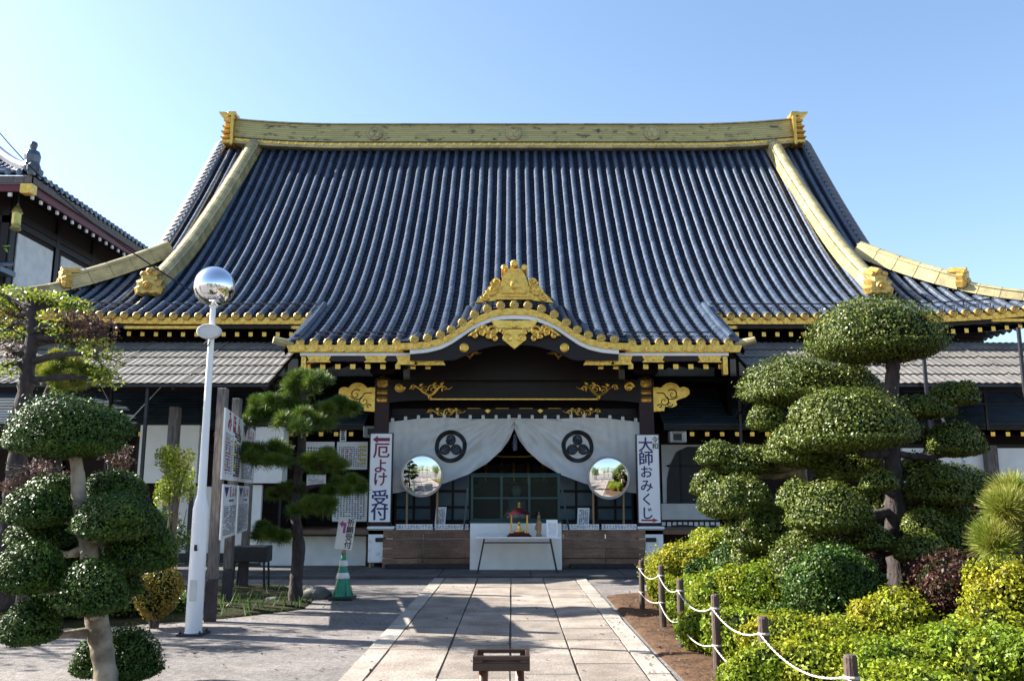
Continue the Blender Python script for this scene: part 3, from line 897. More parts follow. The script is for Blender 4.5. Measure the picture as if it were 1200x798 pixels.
# ---- swept ridges: descending ridges and hip ridges
def sweep_ridge(mb, pts, w, h, side, m=0, rollm=0):
    """pts: foot line of the ridge; side: horizontal unit vector across it"""
    sec = [(-w * .5, 0), (-w * .5, h * .16), (-w * .42, h * .17), (-w * .42, h * .36), (-w * .40, h * .37), (-w * .40, h * .56), (-w * .38, h * .57), (-w * .38, h * .74), (-w * .46, h * .75), (-w * .46, h * .80)]
    top = [(-w * .32 * math.cos(a), h * .80 + h * .22 * math.sin(a)) for a in np.linspace(0, math.pi, 7)]
    sec = sec + top + [(-x, z) for x, z in reversed(sec)]
    rows = []
    for i, q in enumerate(pts):
        q = Vector(q); sd = Vector(side[i] if isinstance(side, list) else side)
        d = (Vector(pts[min(i + 1, len(pts) - 1)]) - Vector(pts[max(i - 1, 0)])).normalized()
        up = sd.cross(d); up = up if up.z > 0 else -up
        rows.append([tuple(q + sd * a + up * b) for a, b in sec])
    for i in range(len(rows) - 1):                  # one row of pieces per step, joints as thin gaps
        r0, r1 = rows[i], rows[i + 1]
        r1 = [tuple(Vector(b) + (Vector(a) - Vector(b)) * .035) for a, b in zip(r0, r1)]
        mb.grid([r0, r1], m)
    core = [[tuple(Vector(q) + (Vector(pts[i]) + Vector((0, 0, h * .4)) - Vector(q)) * .06) for q in r] for i, r in enumerate(rows)]
    mb.grid(core, m)
    for r in (rows[0], rows[-1]):
        mb.add(r, [list(range(len(r)))], m)
def end_tile(mb, q, d, sd, s=1.0, m=0):
    """lobed end ornament facing along d"""
    q, d, sd = Vector(q), Vector(d).normalized(), Vector(sd)
    up = Vector((0, 0, 1))
    out = [(-.36, -.20), (-.42, -.02), (-.33, .05), (-.38, .20), (-.22, .26), (-.22, .42), (0, .50), (.22, .42), (.22, .26), (.38, .20), (.33, .05), (.42, -.02), (.36, -.20), (.18, -.26), (.0, -.20), (-.18, -.26)]
    f0 = [q + sd * (a * s) + up * (b * s) + d * (.16 * s) for a, b in out]
    f1 = [q + sd * (a * s) + up * (b * s) - d * (.06 * s) for a, b in out]
    f2 = [q + sd * (a * s * .7) + up * ((b - .1) * s * .7 + .1 * s) + d * (.26 * s) for a, b in out]
    n = len(out)
    fs = [list(range(2 * n, 3 * n)), list(range(n, 2 * n))[::-1]]
    for i in range(n):
        j = (i + 1) % n
        fs += [[i, n + i, n + j, j], [2 * n + i, i, j, 2 * n + j]]
    mb.add(f0 + f1 + f2, fs, m)
    c = q + up * (.06 * s) + d * (.26 * s)
    mb.tube([c, c + d * .05 * s], [.15 * s, .13 * s], 12, m)
    mb.tube([c + d * .05 * s, c + d * .09 * s], [.07 * s, .05 * s], 10, m)
    for a in (-.17, 0, .17):
        t = q + sd * (a * s) + up * ((.50 if a == 0 else .40) * s)
        mb.tube([t - d * .35 * s, t + d * .22 * s, t + d * .25 * s], [.08 * s, .085 * s, .06 * s], 10, m)
for sgn in (-1, 1):
    mb = MB()
    st = stations(21.65, 27.9, .42)
    pts = [(HX + sgn * (9.22 - .52 * (Y - 21.65) / 6.3), Y, prof(Y) + .05) for Y in st]
    sweep_ridge(mb, pts, .44, .40, (1, 0, 0))
    dr = mb.build('descending_ridge', 'gold_old', hall)
    e = MB(); end_tile(e, (pts[0][0], pts[0][1] - .06, pts[0][2] + .18), (0, -1, -.35), (1, 0, 0), .88); e.build('end_tile', 'antefix', dr)
    # hip ridge in two stages
    def hp(ax, up=0.0): return (HX + sgn * ax, hip_y(ax), rz(ax, hip_y(ax)) + .04 + up)
    sd = Vector((KH, sgn * 1.0, 0)).normalized()
    mb = MB()
    sweep_ridge(mb, [hp(ax) for ax in np.linspace(11.35, 9.45, 6)], .44, .44, tuple(sd))
    hr = mb.build('hip_ridge', 'gold_old', hall)
    dd = Vector((sgn * 1.0, -KH, -.25))
    e = MB(); q = Vector(hp(11.35)); end_tile(e, q + Vector((0, 0, .20)) + dd * .04, dd, sd, .72); e.build('end_tile', 'antefix', hr)
    mb = MB()
    sweep_ridge(mb, [hp(ax) for ax in np.linspace(XC - .1, 11.3, 5)], .36, .28, tuple(sd))
    hr2 = mb.build('hip_ridge', 'gold_old', hall)
    e = MB(); q = Vector(hp(XC - .1)); end_tile(e, q + Vector((0, 0, .16)) + dd * .04, dd, sd, .62); e.build('end_tile', 'antefix', hr2)
    # gable wall
    gw = MB()
    ga = [(HX + sgn * 9.2, Y, prof(Y) - .1) for Y in np.linspace(23.2, YR, 10)]
    gb = [(HX + sgn * 9.2, 2 * YR + .4 - Y, prof(Y) - .1) for Y in np.linspace(YR, 23.2, 10)]
    gw.add(ga + gb, [list(range(20))]); gw.build('gable_wall', 'timber', hall)

# ---- curved porch gable (karahafu)
KX = [0, .288, .586, .863, 1.126, 1.36, 1.576, 1.853, 2.13, 2.42]
KZ = [5.60, 5.585, 5.50, 5.375, 5.20, 5.035, 4.955, 4.885, 4.845, 4.83]
KX = [0, .16, .30, .45, .60, .863, 1.126, 1.36, 1.576, 1.853, 2.13, 2.42]
KZ = [5.605, 5.60, 5.59, 5.56, 5.51, 5.39, 5.21, 5.05, 4.95, 4.885, 4.86, 4.85]
def kz(x): return float(np.interp(abs(x), KX, KZ))
YK = 18.14
KS = .33
kr = MB()
def kzf(x, Y): return kz(x) - .06 + KS * (Y - YK)
def k_end(x):
    for Y in np.arange(YK + .2, 22.5, .05):
        if prof(Y) + .03 > kzf(x, Y): return Y + .12
    return 22.5
KROWS = [-2.11, -1.83, -1.56, -1.33, -1.10, -.845, -.575, -.288, 0, .288, .575, .845, 1.10, 1.33, 1.56, 1.83, 2.11]
for x in KROWS:
    y1 = k_end(x)
    sl = (kz(x + .05) - kz(x - .05)) / .1
    kr.tube([(HX + x, Y, kzf(x, Y) + .015) for Y in np.linspace(YK, y1, 9)], TR * .98, 12, 0)
    for Y in np.arange(YK + .27, y1, .27):
        kr.tube([(HX + x, Y, kzf(x, Y) + .015), (HX + x, Y + .05, kzf(x, Y + .05) + .015)], [TR * 1.06, TR * .98], 12, 0)
kxs = np.linspace(-2.42, 2.42, 61)
kr.grid([[(HX + x, YK + (k_end(x) - YK) * t, kzf(x, YK + (k_end(x) - YK) * t)) for x in kxs] for t in np.linspace(0, 1, 8)], 1)
kr.build('porch_gable_roof', ['tile', 'pan'], hall)
repeat('gable_tile_end', lambda mb: antefix(mb, 0, 0, 0, TR + .01), [(HX + x, YK - .012, kz(x) - .035) for x in KROWS], ['antefix', 'antefix_field'], hall)
def curve_band(mb, top, bot, y0, y1, m, xs_=kxs):
    """a board following the gable curve; top/bot are functions of x giving z"""
    fr = [[(HX + x, y0, top(x)) for x in xs_], [(HX + x, y0, bot(x)) for x in xs_], [(HX + x, y1, bot(x)) for x in xs_], [(HX + x, y1, top(x)) for x in xs_]]
    mb.grid(fr + fr[:1], m)
    mb.add([r[0] for r in fr], [[0, 1, 2, 3]], m); mb.add([r[-1] for r in fr], [[3, 2, 1, 0]], m)
kb = MB(); curve_band(kb, lambda x: kz(x) - .105, lambda x: kz(x) - .245, YK - .03, YK + .12, 0)
for x in np.arange(-2.3, 2.31, .288):
    kb.lathe((HX + x, YK - .03, kz(x) - .175), [(.055, 0), (.06, -.018), (.03, -.024), (.005, -.024)], 10, 0, 'y')
kb.build('gable_fascia', 'gold_relief', hall)
kb = MB(); curve_band(kb, lambda x: kz(x) - .247, lambda x: kz(x) - .335, YK + .0, YK + .15, 0, np.linspace(-2.2, 2.2, 61)); kb.build('gable_fillet', 'white_paint', hall)
kb = MB(); curve_band(kb, lambda x: kz(x) - .338, lambda x: max(4.40, kz(x) - .50 - .38 * max(0, 1 - (abs(x) / 1.9) ** 2)), YK + .06, YK + .16, 0, np.linspace(-2.2, 2.2, 61)); 
kb.build('gable_board', 'timber', hall)
for sgn in (-1, 1):
    st_ = MB()
    st_.lathe((HX + sgn * 1.06, YK + .06, 4.66), [(.095, 0), (.095, -.03), (.07, -.04), (.06, -.025), (.005, -.025)], 18, 0, 'y')
    for k in range(3):
        a = k * 2.094 + .5
        st_.lathe((HX + sgn * 1.06 + math.cos(a) * .032, YK + .04, 4.66 + math.sin(a) * .032), [(.026, 0), (.022, -.012)], 8, 0, 'y')
    st_.build('crest_stud', 'gold', hall)

# scrollwork: tapering gilded curls
def spiral(c, r0, turns, a0, dirn, n=26, shrink=.12):
    return [(c[0] + r * math.cos(a), c[1], c[2] + r * math.sin(a)) for r, a in
            [(r0 * (1 - (1 - shrink) * k / n), a0 + dirn * turns * 6.283 * k / n) for k in range(n + 1)]]
def curl(mb, c, r0, turns, a0, dirn, th, m=0):
    pts = spiral(c, r0, turns, a0, dirn)
    mb.tube(pts, [th * (1 - .45 * k / (len(pts) - 1)) for k in range(len(pts))], 7, m)
def flourish(mb, x, z, y, s, flip=1, m=0):
    """running vine of waves, curls and leaf tips about 1.2 s long"""
    base = [(-.62, .02), (-.45, .10), (-.30, .02), (-.15, -.10), (.02, -.16), (.16, -.06), (.28, .08), (.42, .10), (.54, .02), (.66, .08)]
    pts = smooth_path([(x + flip * a * s, y, z + b * s) for a, b in base], 5)
    L = len(pts)
    mb.tube(pts, [.012 * s + .036 * s * math.sin(math.pi * min(1, max(0.02, k / (L - 1)))) for k in range(L)], 7, m)
    for (a, b, r, t, a0, d) in ((-.50, .06, .10, 1.2, 0, 1), (-.16, -.02, .12, 1.3, 1, 1), (.08, .02, .14, 1.4, 3.5, -1), (.20, .10, .11, 1.2, 2, 1), (.44, .02, .09, 1.1, 4, -1), (.02, -.24, .06, 1.0, 2, 1)):
        curl(mb, (x + flip * a * s, y - .01, z + b * s), r * s, t * flip, a0 if flip > 0 else math.pi - a0, d, .028 * s, m)
    for (a, b) in ((-.28, .12), (.12, .16), (.34, .16), (-.02, -.2)):
        mb.prism([(x + flip * (a - .05) * s, z + b * s), (x + flip * (a + .02) * s, z + (b - .04) * s), (x + flip * (a + .08) * s, z + (b + .06) * s), (x + flip * a * s, z + (b + .05) * s)], y - .02, y + .01, m)

# ridge ornament on top of the porch gable
ko = MB()
kx0, kz0, ky = HX, 6.02, YK + .42
ko.prism([(kx0 - .34, kz0 - .18), (kx0 + .34, kz0 - .18), (kx0 + .30, kz0 + .12), (kx0 + .24, kz0 + .30), (kx0 + .16, kz0 + .46), (kx0 - .16, kz0 + .46), (kx0 - .24, kz0 + .30), (kx0 - .30, kz0 + .12)], ky, ky + .25)
ko.prism([(kx0 - .27, kz0 - .10), (kx0 + .27, kz0 - .10), (kx0 + .20, kz0 + .22), (kx0, kz0 + .34), (kx0 - .20, kz0 + .22)], ky - .05, ky + .01)
ko.lathe((kx0, ky - .05, kz0 + .08), [(.10, 0), (.10, -.03), (.06, -.05), (.01, -.05)], 14, 0, 'y')
ko.box(kx0 - .40, kx0 + .40, ky - .06, ky + .2, kz0 - .26, kz0 - .18, 0, .02)
for (dx, dz, r) in ((0, .56, .085), (-.22, .47, .07), (.22, .47, .07)):
    ko.lathe((kx0 + dx, ky - .06, kz0 + dz), [(r, .9), (r, 0), (r * .8, -.02), (.01, -.02)], 14, 0, 'y')
for sgn in (-1, 1):
    for (dx, dz, r) in ((.40, .16, .11), (.48, -.02, .13), (.62, -.16, .10), (.36, .02, .08)):
        curl(ko, (kx0 + sgn * dx, ky + .02, kz0 + dz), r, 1.3 * sgn, 0 if sgn > 0 else math.pi, -1, .035)
        ko.lathe((kx0 + sgn * dx, ky + .10, kz0 + dz), [(r * .95, .1), (r * .95, -.06), (.01, -.07)], 12, 0, 'y')
    ko.prism([(kx0 + sgn * .3, kz0 - .24), (kx0 + sgn * .86, kz0 - .30), (kx0 + sgn * .70, kz0 - .12), (kx0 + sgn * .5, kz0 + .02), (kx0 + sgn * .32, kz0 + .1)][::sgn], ky + .02, ky + .16)
ko.build('porch_ridge_ornament', 'gold_relief', hall)
kk = MB()                                          # porch ridge running back to the main slope
kk.tube([(HX, Y, kz(0) + .18 + KS * .9 * (Y - YK)) for Y in (YK + .5, 19.5, 20.6, 21.3)], .13, 12, 0)
kk.box(HX - .16, HX + .16, YK + .55, 20.6, 5.62, 5.85, 0)
kk.build('porch_ridge', 'tile', hall)

# porch eave: fascia, white fillet, soffit, rafters, fittings
for sgn in (-1, 1):
    f = MB()
    x0, x1 = 2.36, 4.78
    f.box(min(HX + sgn * x0, HX + sgn * x1), max(HX + sgn * x0, HX + sgn * x1), YP - .04, YP + .08, 4.575, 4.735, 0, .008)
    f.prism([(HX + sgn * 4.78, 4.575), (HX + sgn * 4.84, 4.74), (HX + sgn * 4.78, 4.74)][::sgn], YP - .04, YP + .08)
    for x in np.arange(2.45, 4.7, TS):
        f.lathe((HX + sgn * x, YP - .04, 4.66), [(.07, 0), (.07, -.016), (.04, -.022), (.005, -.022)], 12, 0, 'y')
        f.lathe((HX + sgn * (x + .05), YP - .02, 4.735), [(.1, .03), (.1, -.012), (.06, -.016)], 10, 0, 'y')
    f.build('gilded_fascia', 'gold_relief', hall)
    f = MB(); f.box(min(HX + sgn * 2.0, HX + sgn * 4.55), max(HX + sgn * 2.0, HX + sgn * 4.55), YP - .0, YP + .1, 4.51, 4.572); f.build('eave_fillet', 'white_paint', hall)
    f = MB(); f.box(min(HX + sgn * 2.0, HX + sgn * 4.5), max(HX + sgn * 2.0, HX + sgn * 4.5), YP + .03, YP + .15, 4.40, 4.508); f.build('eave_board', 'timber_red', hall)
    for xx, w, h in ((2.28, .24, .15), (1.80, .34, .16), (2.95, .24, .1), (4.15, .26, .1)):
        f = MB()
        z = 4.47
        f.prism([(HX + sgn * (xx - w), z - h), (HX + sgn * (xx - w + .05), z - h / 2), (HX + sgn * (xx - w), z + h * .4), (HX + sgn * (xx + w), z + h * .4), (HX + sgn * (xx + w - .05), z - h / 2), (HX + sgn * (xx + w), z - h)][::-sgn], YP - .005 + .02, YP + .035)
        for q in (-.5, 0, .5): f.lathe((HX + sgn * (xx + w * q), YP + .02, z - h * .3), [(.03, 0), (.025, -.02), (.005, -.022)], 8, 0, 'y')
        f.build('eave_fitting', 'gold_relief', hall)
    f = MB()
    f.box(min(HX + sgn * 4.42, HX + sgn * 4.52), max(HX + sgn * 4.42, HX + sgn * 4.52), YP + .0, YP + .16, 4.10, 4.50, 0, .01)
    f.build('eave_fitting', 'gold_relief', hall)
    spots = [(HX + sgn * (x + off), yy, zz) for x in np.arange(1.85, 4.5, .322) for (yy, zz, off) in ((YP + .22, 4.31, 0), (YP + .75, 4.40, .06))]
    repeat('porch_rafter', lambda mb: mb.bar((0, .02, 0), (0, 1.9, .42), .1, .11), spots, 'timber', hall)
    repeat('porch_rafter_cap', lambda mb: mb.box(-.055, .055, -.01, .02, -.06, .055, 0, .006), spots, 'gold', hall)
    f = MB()
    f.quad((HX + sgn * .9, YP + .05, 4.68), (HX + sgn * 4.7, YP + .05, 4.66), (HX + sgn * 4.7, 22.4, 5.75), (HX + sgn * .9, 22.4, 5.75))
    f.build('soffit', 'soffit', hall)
# barrel soffit and back board behind the curved gable
f = MB(); f.grid([[(HX + x, YK + .1, kz(x) - .13) for x in kxs], [(HX + x, 20.4, kz(x) + .1) for x in kxs]]); f.build('gable_soffit', 'soffit', hall)
f = MB(); f.prism([(HX - 2.4, 4.2), (HX + 2.4, 4.2)] + [(HX + x, kz(x) + .0) for x in np.linspace(2.4, -2.4, 31)], 19.9, 20.0); f.build('gable_back_board', 'timber', hall)

# gable pendant (kegyo)
kg = MB(); yk = YK - .0
kg.prism([(HX - .50, 5.235), (HX - .44, 5.15), (HX - .50, 5.07), (HX + .50, 5.07), (HX + .44, 5.15), (HX + .50, 5.235)], yk - .02, yk + .05)
kg.lathe((HX, yk - .02, 5.15), [(.085, 0), (.085, -.02), (.06, -.03), (.005, -.03)], 14, 0, 'y')
body = [(-.24, 5.04), (-.27, 4.96), (-.22, 4.90), (-.25, 4.82), (-.17, 4.76), (-.09, 4.69), (0, 4.62), (.09, 4.69), (.17, 4.76), (.25, 4.82), (.22, 4.90), (.27, 4.96), (.24, 5.04)]
kg.prism([(HX + a, b) for a, b in body], yk - .06, yk + .04)
for sgn in (-1, 1):
    for (dx, z, r, t) in ((.13, 4.84, .10, 1.4), (.22, 4.98, .09, 1.3), (.44, 5.0, .12, 1.3), (.56, 4.90, .10, 1.2), (.70, 4.98, .11, 1.3), (.84, 4.90, .08, 1.2), (.42, 4.84, .08, 1.2), (.62, 5.06, .07, 1.0)):
        curl(kg, (HX + sgn * dx, yk - .05, z), r, t * sgn, 0 if sgn > 0 else math.pi, 1, .03)
        kg.lathe((HX + sgn * dx, yk - .01, z), [(r * .5, .03), (r * .45, -.03), (.01, -.05)], 10, 0, 'y')
    kg.tube(smooth_path([(HX + sgn * .3, yk - .02, 5.05), (HX + sgn * .55, yk - .02, 4.98), (HX + sgn * .78, yk - .02, 5.02), (HX + sgn * .98, yk - .02, 4.90)], 5), [.05, .05, .05, .05, .05, .045, .045, .04, .04, .04, .035, .03, .03, .02, .02, .01], 7)
kg.build('gable_pendant', 'gold', hall)

# ---- porch frame: pillars, rainbow beams, brackets, gilded carvings
for sgn in (-1, 1):
    pl = MB()
    x = HX + sgn * 3.06
    pl.box(x - .165, x + .165, 20.14, 20.46, .10, 4.3, 0, .025)
    po = pl.build('pillar', 'timber_red', hall)
    b_ = MB(); b_.box(x - .21, x + .21, 20.09, 20.51, .06, .34, 0, .02); b_.build('pillar_base', 'concrete', po)
    c_ = MB()
    c_.lathe((x, 20.30, 3.72), [(.19, 0), (.205, .06), (.19, .12)], 20); c_.lathe((x, 20.30, 3.90), [(.19, 0), (.205, .04), (.19, .10)], 20); c_.lathe((x, 20.30, 4.06), [(.18, 0), (.21, .06), (.20, .16), (.12, .26), (.02, .3)], 20)
    c_.build('pillar_cap', 'gold', po)
    # bracket blocks above the pillar
    k_ = MB()
    for (z0, z1, w) in ((4.36, 4.52, .28), (4.52, 4.64, .55), (4.64, 4.78, .40), (4.78, 4.9, .85), (4.9, 5.05, .6)):
        k_.box(x - w, x + w, 20.05, 20.55, z0, z1, 0, .03)
    k_.build('bracket', 'timber', hall)
    # cloud-shaped gilded beam end
    cl = [(.17, 3.52), (.42, 3.52), (.45, 3.62), (.60, 3.60), (.72, 3.66), (.70, 3.74), (.80, 3.80), (.93, 3.84), (1.02, 3.93), (.99, 4.04), (.88, 4.08), (.80, 4.06), (.72, 4.14), (.58, 4.18), (.45, 4.14), (.36, 4.06), (.28, 4.07), (.17, 4.06)]
    c2 = smooth_path([(a, 0, b) for a, b in cl[1:-1]], 4)
    poly = [(x + sgn * a.x, a.z) for a in [Vector((.17, 0, 3.50))] + c2 + [Vector((.17, 0, 4.06))]]
    n_ = MB(); n_.prism(poly[::-sgn], 20.20, 20.38); kb_ = n_.build('cloud_beam_end', 'gold', hall)
    n_ = MB()
    for (dx, z, r, t, a0) in ((.62, 3.90, .13, 1.2, 2.4), (.42, 3.74, .12, 1.2, 1.0), (.55, 3.68, .07, 1.1, 0), (.32, 3.62, .06, 1.0, 3)):
        curl(n_, (x + sgn * dx, 20.195, z), r, t * sgn, a0 if sgn > 0 else math.pi - a0, -1, .014)
    n_.tube(smooth_path([(x + sgn * .25, 20.195, 3.94), (x + sgn * .42, 20.195, 3.92), (x + sgn * .50, 20.195, 3.8), (x + sgn * .66, 20.195, 3.80), (x + sgn * .75, 20.195, 3.86)], 5), .012, 6)
    n_.build('incised_scroll', 'ink_black', kb_)
bm = MB()
def arch_beam(mb, y0, y1, z0, z1, rise, x0=-2.9, x1=2.9):
    xs_ = np.linspace(x0, x1, 25)
    fr = [[(HX + x, y0, z1) for x in xs_], [(HX + x, y0, z0 + rise * (1 - (x / 2.9) ** 6)) for x in xs_], [(HX + x, y1, z0 + rise * (1 - (x / 2.9) ** 6)) for x in xs_], [(HX + x, y1, z1) for x in xs_]]
    mb.grid(fr + fr[:1])
arch_beam(bm, 20.12, 20.46, 3.70, 4.24, .07)
bm.build('rainbow_beam', 'timber', hall)
bm = MB(); arch_beam(bm, 20.62, 20.9, 3.30, 3.66, .05); bm.build('rainbow_beam', 'timber', hall)
bm = MB(); bm.box(HX - 2.9, HX + 2.9, 20.55, 20.62, 3.62, 4.7); bm.build('transom_board', 'soffit', hall)
for sgn in (-1, 1):
    x0, x1 = 1.05, 2.62
    bm = MB(); bm.box(min(HX + sgn * x0, HX + sgn * x1), max(HX + sgn * x0, HX + sgn * x1), 20.48, 20.546, 4.27, 4.66); bm.build('plaster_panel', 'plaster', hall)
bm = MB(); bm.box(HX - 1.02, HX + 1.02, 20.16, 20.4, 4.66, 4.86, 0, .02); bm.build('tie_beam', 'timber', hall)
gl = MB()
gl.box(HX - 1.0, HX + 1.0, 20.10, 20.155, 4.655, 4.715, 0, .01)
gl.build('gilded_strip', 'gold', hall)
gl = MB(); gl.box(HX - 1.95, HX + 1.95, 20.08, 20.118, 3.755, 3.80, 0, .01); gl.build('gilded_strip', 'gold', hall)
gl = MB(); gl.box(HX - 2.55, HX + 2.55, 20.34, 20.37, 3.285, 3.315, 0, .005); gl.build('gilded_strip', 'gold', hall)
kf = MB()                                          # frog-leg strut
kf.prism([(HX - .34, 4.655), (HX - .16, 4.56), (HX - .15, 4.47), (HX + .15, 4.47), (HX + .16, 4.56), (HX + .34, 4.655)], 20.06, 20.16)
for sgn in (-1, 1):
    kf.tube(smooth_path([(HX + sgn * .10, 20.1, 4.47), (HX + sgn * .25, 20.1, 4.42), (HX + sgn * .28, 20.1, 4.30), (HX + sgn * .52, 20.1, 4.25)], 6), .032, 7)
    for (dx, z, r) in ((.12, 4.36, .07), (.34, 4.28, .055), (.46, 4.30, .05)):
        curl(kf, (HX + sgn * dx, 20.08, z), r, 1.2 * sgn, 0 if sgn > 0 else math.pi, 1, .022)
kf.lathe((HX, 20.1, 4.39), [(.09, .02), (.08, -.04), (.01, -.05)], 12, 0, 'y')
kf.build('frog_leg_strut', 'gold_relief', hall)
for sgn in (-1, 1):
    c = MB(); flourish(c, HX + sgn * 1.95, 4.0, 20.10, .78, -sgn); c.build('gilded_carving', 'gold', hall)
    c = MB(); flourish(c, HX + sgn * 1.62, 3.50, 20.60, .72, -sgn); c.build('gilded_carving', 'gold', hall)
    c = MB(); flourish(c, HX + sgn * 1.02, 4.80, 19.85, .40, -sgn); c.build('gilded_carving', 'gold_relief', hall)
    c = MB(); curl(c, (HX + sgn * 2.66, 20.10, 4.06), .12, 1.4 * sgn, 0, 1, .035); c.lathe((HX + sgn * 2.66, 20.12, 4.06), [(.1, .02), (.08, -.03), (.01, -.04)], 12, 0, 'y'); c.build('gilded_carving', 'gold', hall)
    c = MB()
    for xx, z, yy in ((.95, 3.63, 20.58), (.62, 4.245, 20.10), (.28, 3.63, 20.58)):
        c.prism([(HX + sgn * xx - .16, z - .02), (HX + sgn * xx + .16, z - .02), (HX + sgn * xx + .10, z + .03), (HX + sgn * xx - .10, z + .03)], yy, yy + .03)
    c.prism([(HX + sgn * .62 - .07, 3.56), (HX + sgn * .62, 3.50), (HX + sgn * .62 + .07, 3.56), (HX + sgn * .62, 3.60)], 20.58, 20.61)
    c.build('gilded_fitting', 'gold', hall)

# ---- hall body: porch floor, step boards, interior, side walls, pent roofs
fl = MB(); fl.box(HX - 5.2, HX + 5.2, 19.42, 27.5, .76, .85); fl.build('porch_floor', 'floor_wood', hall)
sb = MB()
for i, (z0, z1) in enumerate(((.06, .25), (.265, .455), (.47, .66), (.675, .85))):
    for x0, x1 in ((-2.85, -1.98), (-1.972, -1.06), (-1.06, 1.06), (1.06, 1.972), (1.98, 2.85)):
        sb.box(HX + x0 + .004, HX + x1 - .004, 19.35 + .02 * i, 19.42, z0, z1, 0, .006)
sb.box(HX - 2.75, HX - .9, 19.05, 19.34, .06, .15, 1, .01); sb.box(HX + 1.2, HX + 2.75, 19.05, 19.34, .06, .15, 1, .01)
sb.build('step_boards', ['board', 'dark_metal'], hall)
iw = MB()
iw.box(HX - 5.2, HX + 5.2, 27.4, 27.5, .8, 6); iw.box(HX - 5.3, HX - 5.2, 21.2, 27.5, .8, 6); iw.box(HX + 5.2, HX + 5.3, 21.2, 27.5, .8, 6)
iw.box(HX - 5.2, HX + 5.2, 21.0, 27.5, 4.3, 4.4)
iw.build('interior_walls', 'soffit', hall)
# lattice doors each side of the opening
for sgn in (-1, 1):
    for x0 in (1.02, 1.95):
        d_ = MB(); pn = MB()
        a0, a1 = sorted((HX + sgn * x0, HX + sgn * (x0 + .92)))
        d_.box(a0, a1, 21.30, 21.36, .85, 3.2, 0)
        for (u0, u1) in ((.06, .46), (.50, .88)):
            for (z0, z1) in ((1.02, 1.28), (1.34, 1.66), (1.72, 2.1)):
                pn.box(a0 + u0, a0 + u1 - .02, 21.275, 21.297, z0, z1, 0, .006)
        do = d_.build('lattice_door', 'timber', hall); pn.build('door_panes', 'glass_pane', do)
# faint altar in the dark interior
al = MB()
al.box(HX - 1.4, HX + 1.4, 25.2, 26.2, .85, 1.9, 0, .02); al.box(HX - 1.0, HX + 1.0, 25.6, 26.4, 1.9, 2.5, 0, .02)
ao = al.build('altar', 'timber_red', hall)
al = MB()
al.tube([(HX - .9, 25.2, 2.75), (HX - .3, 25.2, 2.68), (HX + .3, 25.2, 2.68), (HX + .9, 25.2, 2.75)], .03, 7)
for x in (-.8, -.35, 0, .4, .85):
    al.lathe((HX + x, 25.1, 1.92), [(.10, 0), (.03, .06), (.03, .3), (.09, .42), (.05, .55), (.01, .6)], 10)
    al.lathe((HX + x * 1.1, 24.9, 2.9), [(.02, 0), (.09, .05), (.10, .14), (.03, .2)], 10)
al.build('altar_ornaments', 'gold', ao)

# side wings: white base, dark openings, posts, bell-shaped window
for sgn in (-1, 1):
    wb = MB()
    x0, x1 = sorted((HX + sgn * 3.3, HX + sgn * 15.5))
    wb.box(x0, x1, 22.2, 22.3, .06, 4.6, 0)
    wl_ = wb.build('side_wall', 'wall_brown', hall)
    wb = MB()
    for xx in (3.35, 5.4, 7.4, 9.4, 11.4, 13.4, 15.4): wb.box(HX + sgn * xx - .09, HX + sgn * xx + .09, 22.06, 22.2, .06, 3.6, 0, .01)
    wb.box(x0, x1, 22.1, 22.2, 2.72, 2.86, 0); wb.box(x0, x1, 22.1, 22.2, 1.42, 1.5, 0)
    wb.build('wall_framing', 'timber', hall)
    # pent roof: stepped dark copper courses
    pr = MB()
    xa, xb = (3.55, 15.6)
    n = 14
    for i in range(n):
        t0, t1 = i / n, (i + 1) / n
        ya, yb = 20.75 + 1.75 * t0, 20.75 + 1.75 * t1
        za, zb = 3.26 + 1.12 * t0 ** 1.15, 3.26 + 1.12 * t1 ** 1.15
        x = xa + random.uniform(0, .5)
        xs0 = xa
        while xs0 < xb:
            xs1 = min(xb, (x if xs0 == xa else xs0 + .62))
            if xs1 <= xs0: xs1 = xs0 + .3
            q0, q1 = HX + sgn * xs0, HX + sgn * (xs1 - .004)
            pr.hexa([(q0, ya, za - .02), (q1, ya, za - .02), (q1, yb, zb - .02), (q0, yb, zb - .02), (q0, ya, za + .016), (q1, ya, za + .016), (q1, yb, zb), (q0, yb, zb)][::1], 0)
            xs0 = xs1
    pr.build('pent_roof', 'copper_roof', hall)
    pe = MB()
    a0, a1 = sorted((HX + sgn * xa, HX + sgn * xb))
    pe.box(a0, a1, 20.74, 20.86, 3.12, 3.235); pe.quad((a0, 20.86, 3.18), (a1, 20.86, 3.18), (a1, 22.2, 3.5), (a0, 22.2, 3.5))
    pe.build('pent_eave', 'timber', hall)
    spots = [(HX + sgn * x, 20.96, 3.035) for x in np.arange(3.9, 15.4, .36)]
    repeat('pent_rafter', lambda mb: mb.bar((0, .025, 0), (0, 1.24, .265), .09, .10), spots, 'timber', hall)
    repeat('pent_rafter_cap', lambda mb: mb.box(-.05, .05, 0, .025, -.055, .055, 0, .006), spots, 'gold', hall)
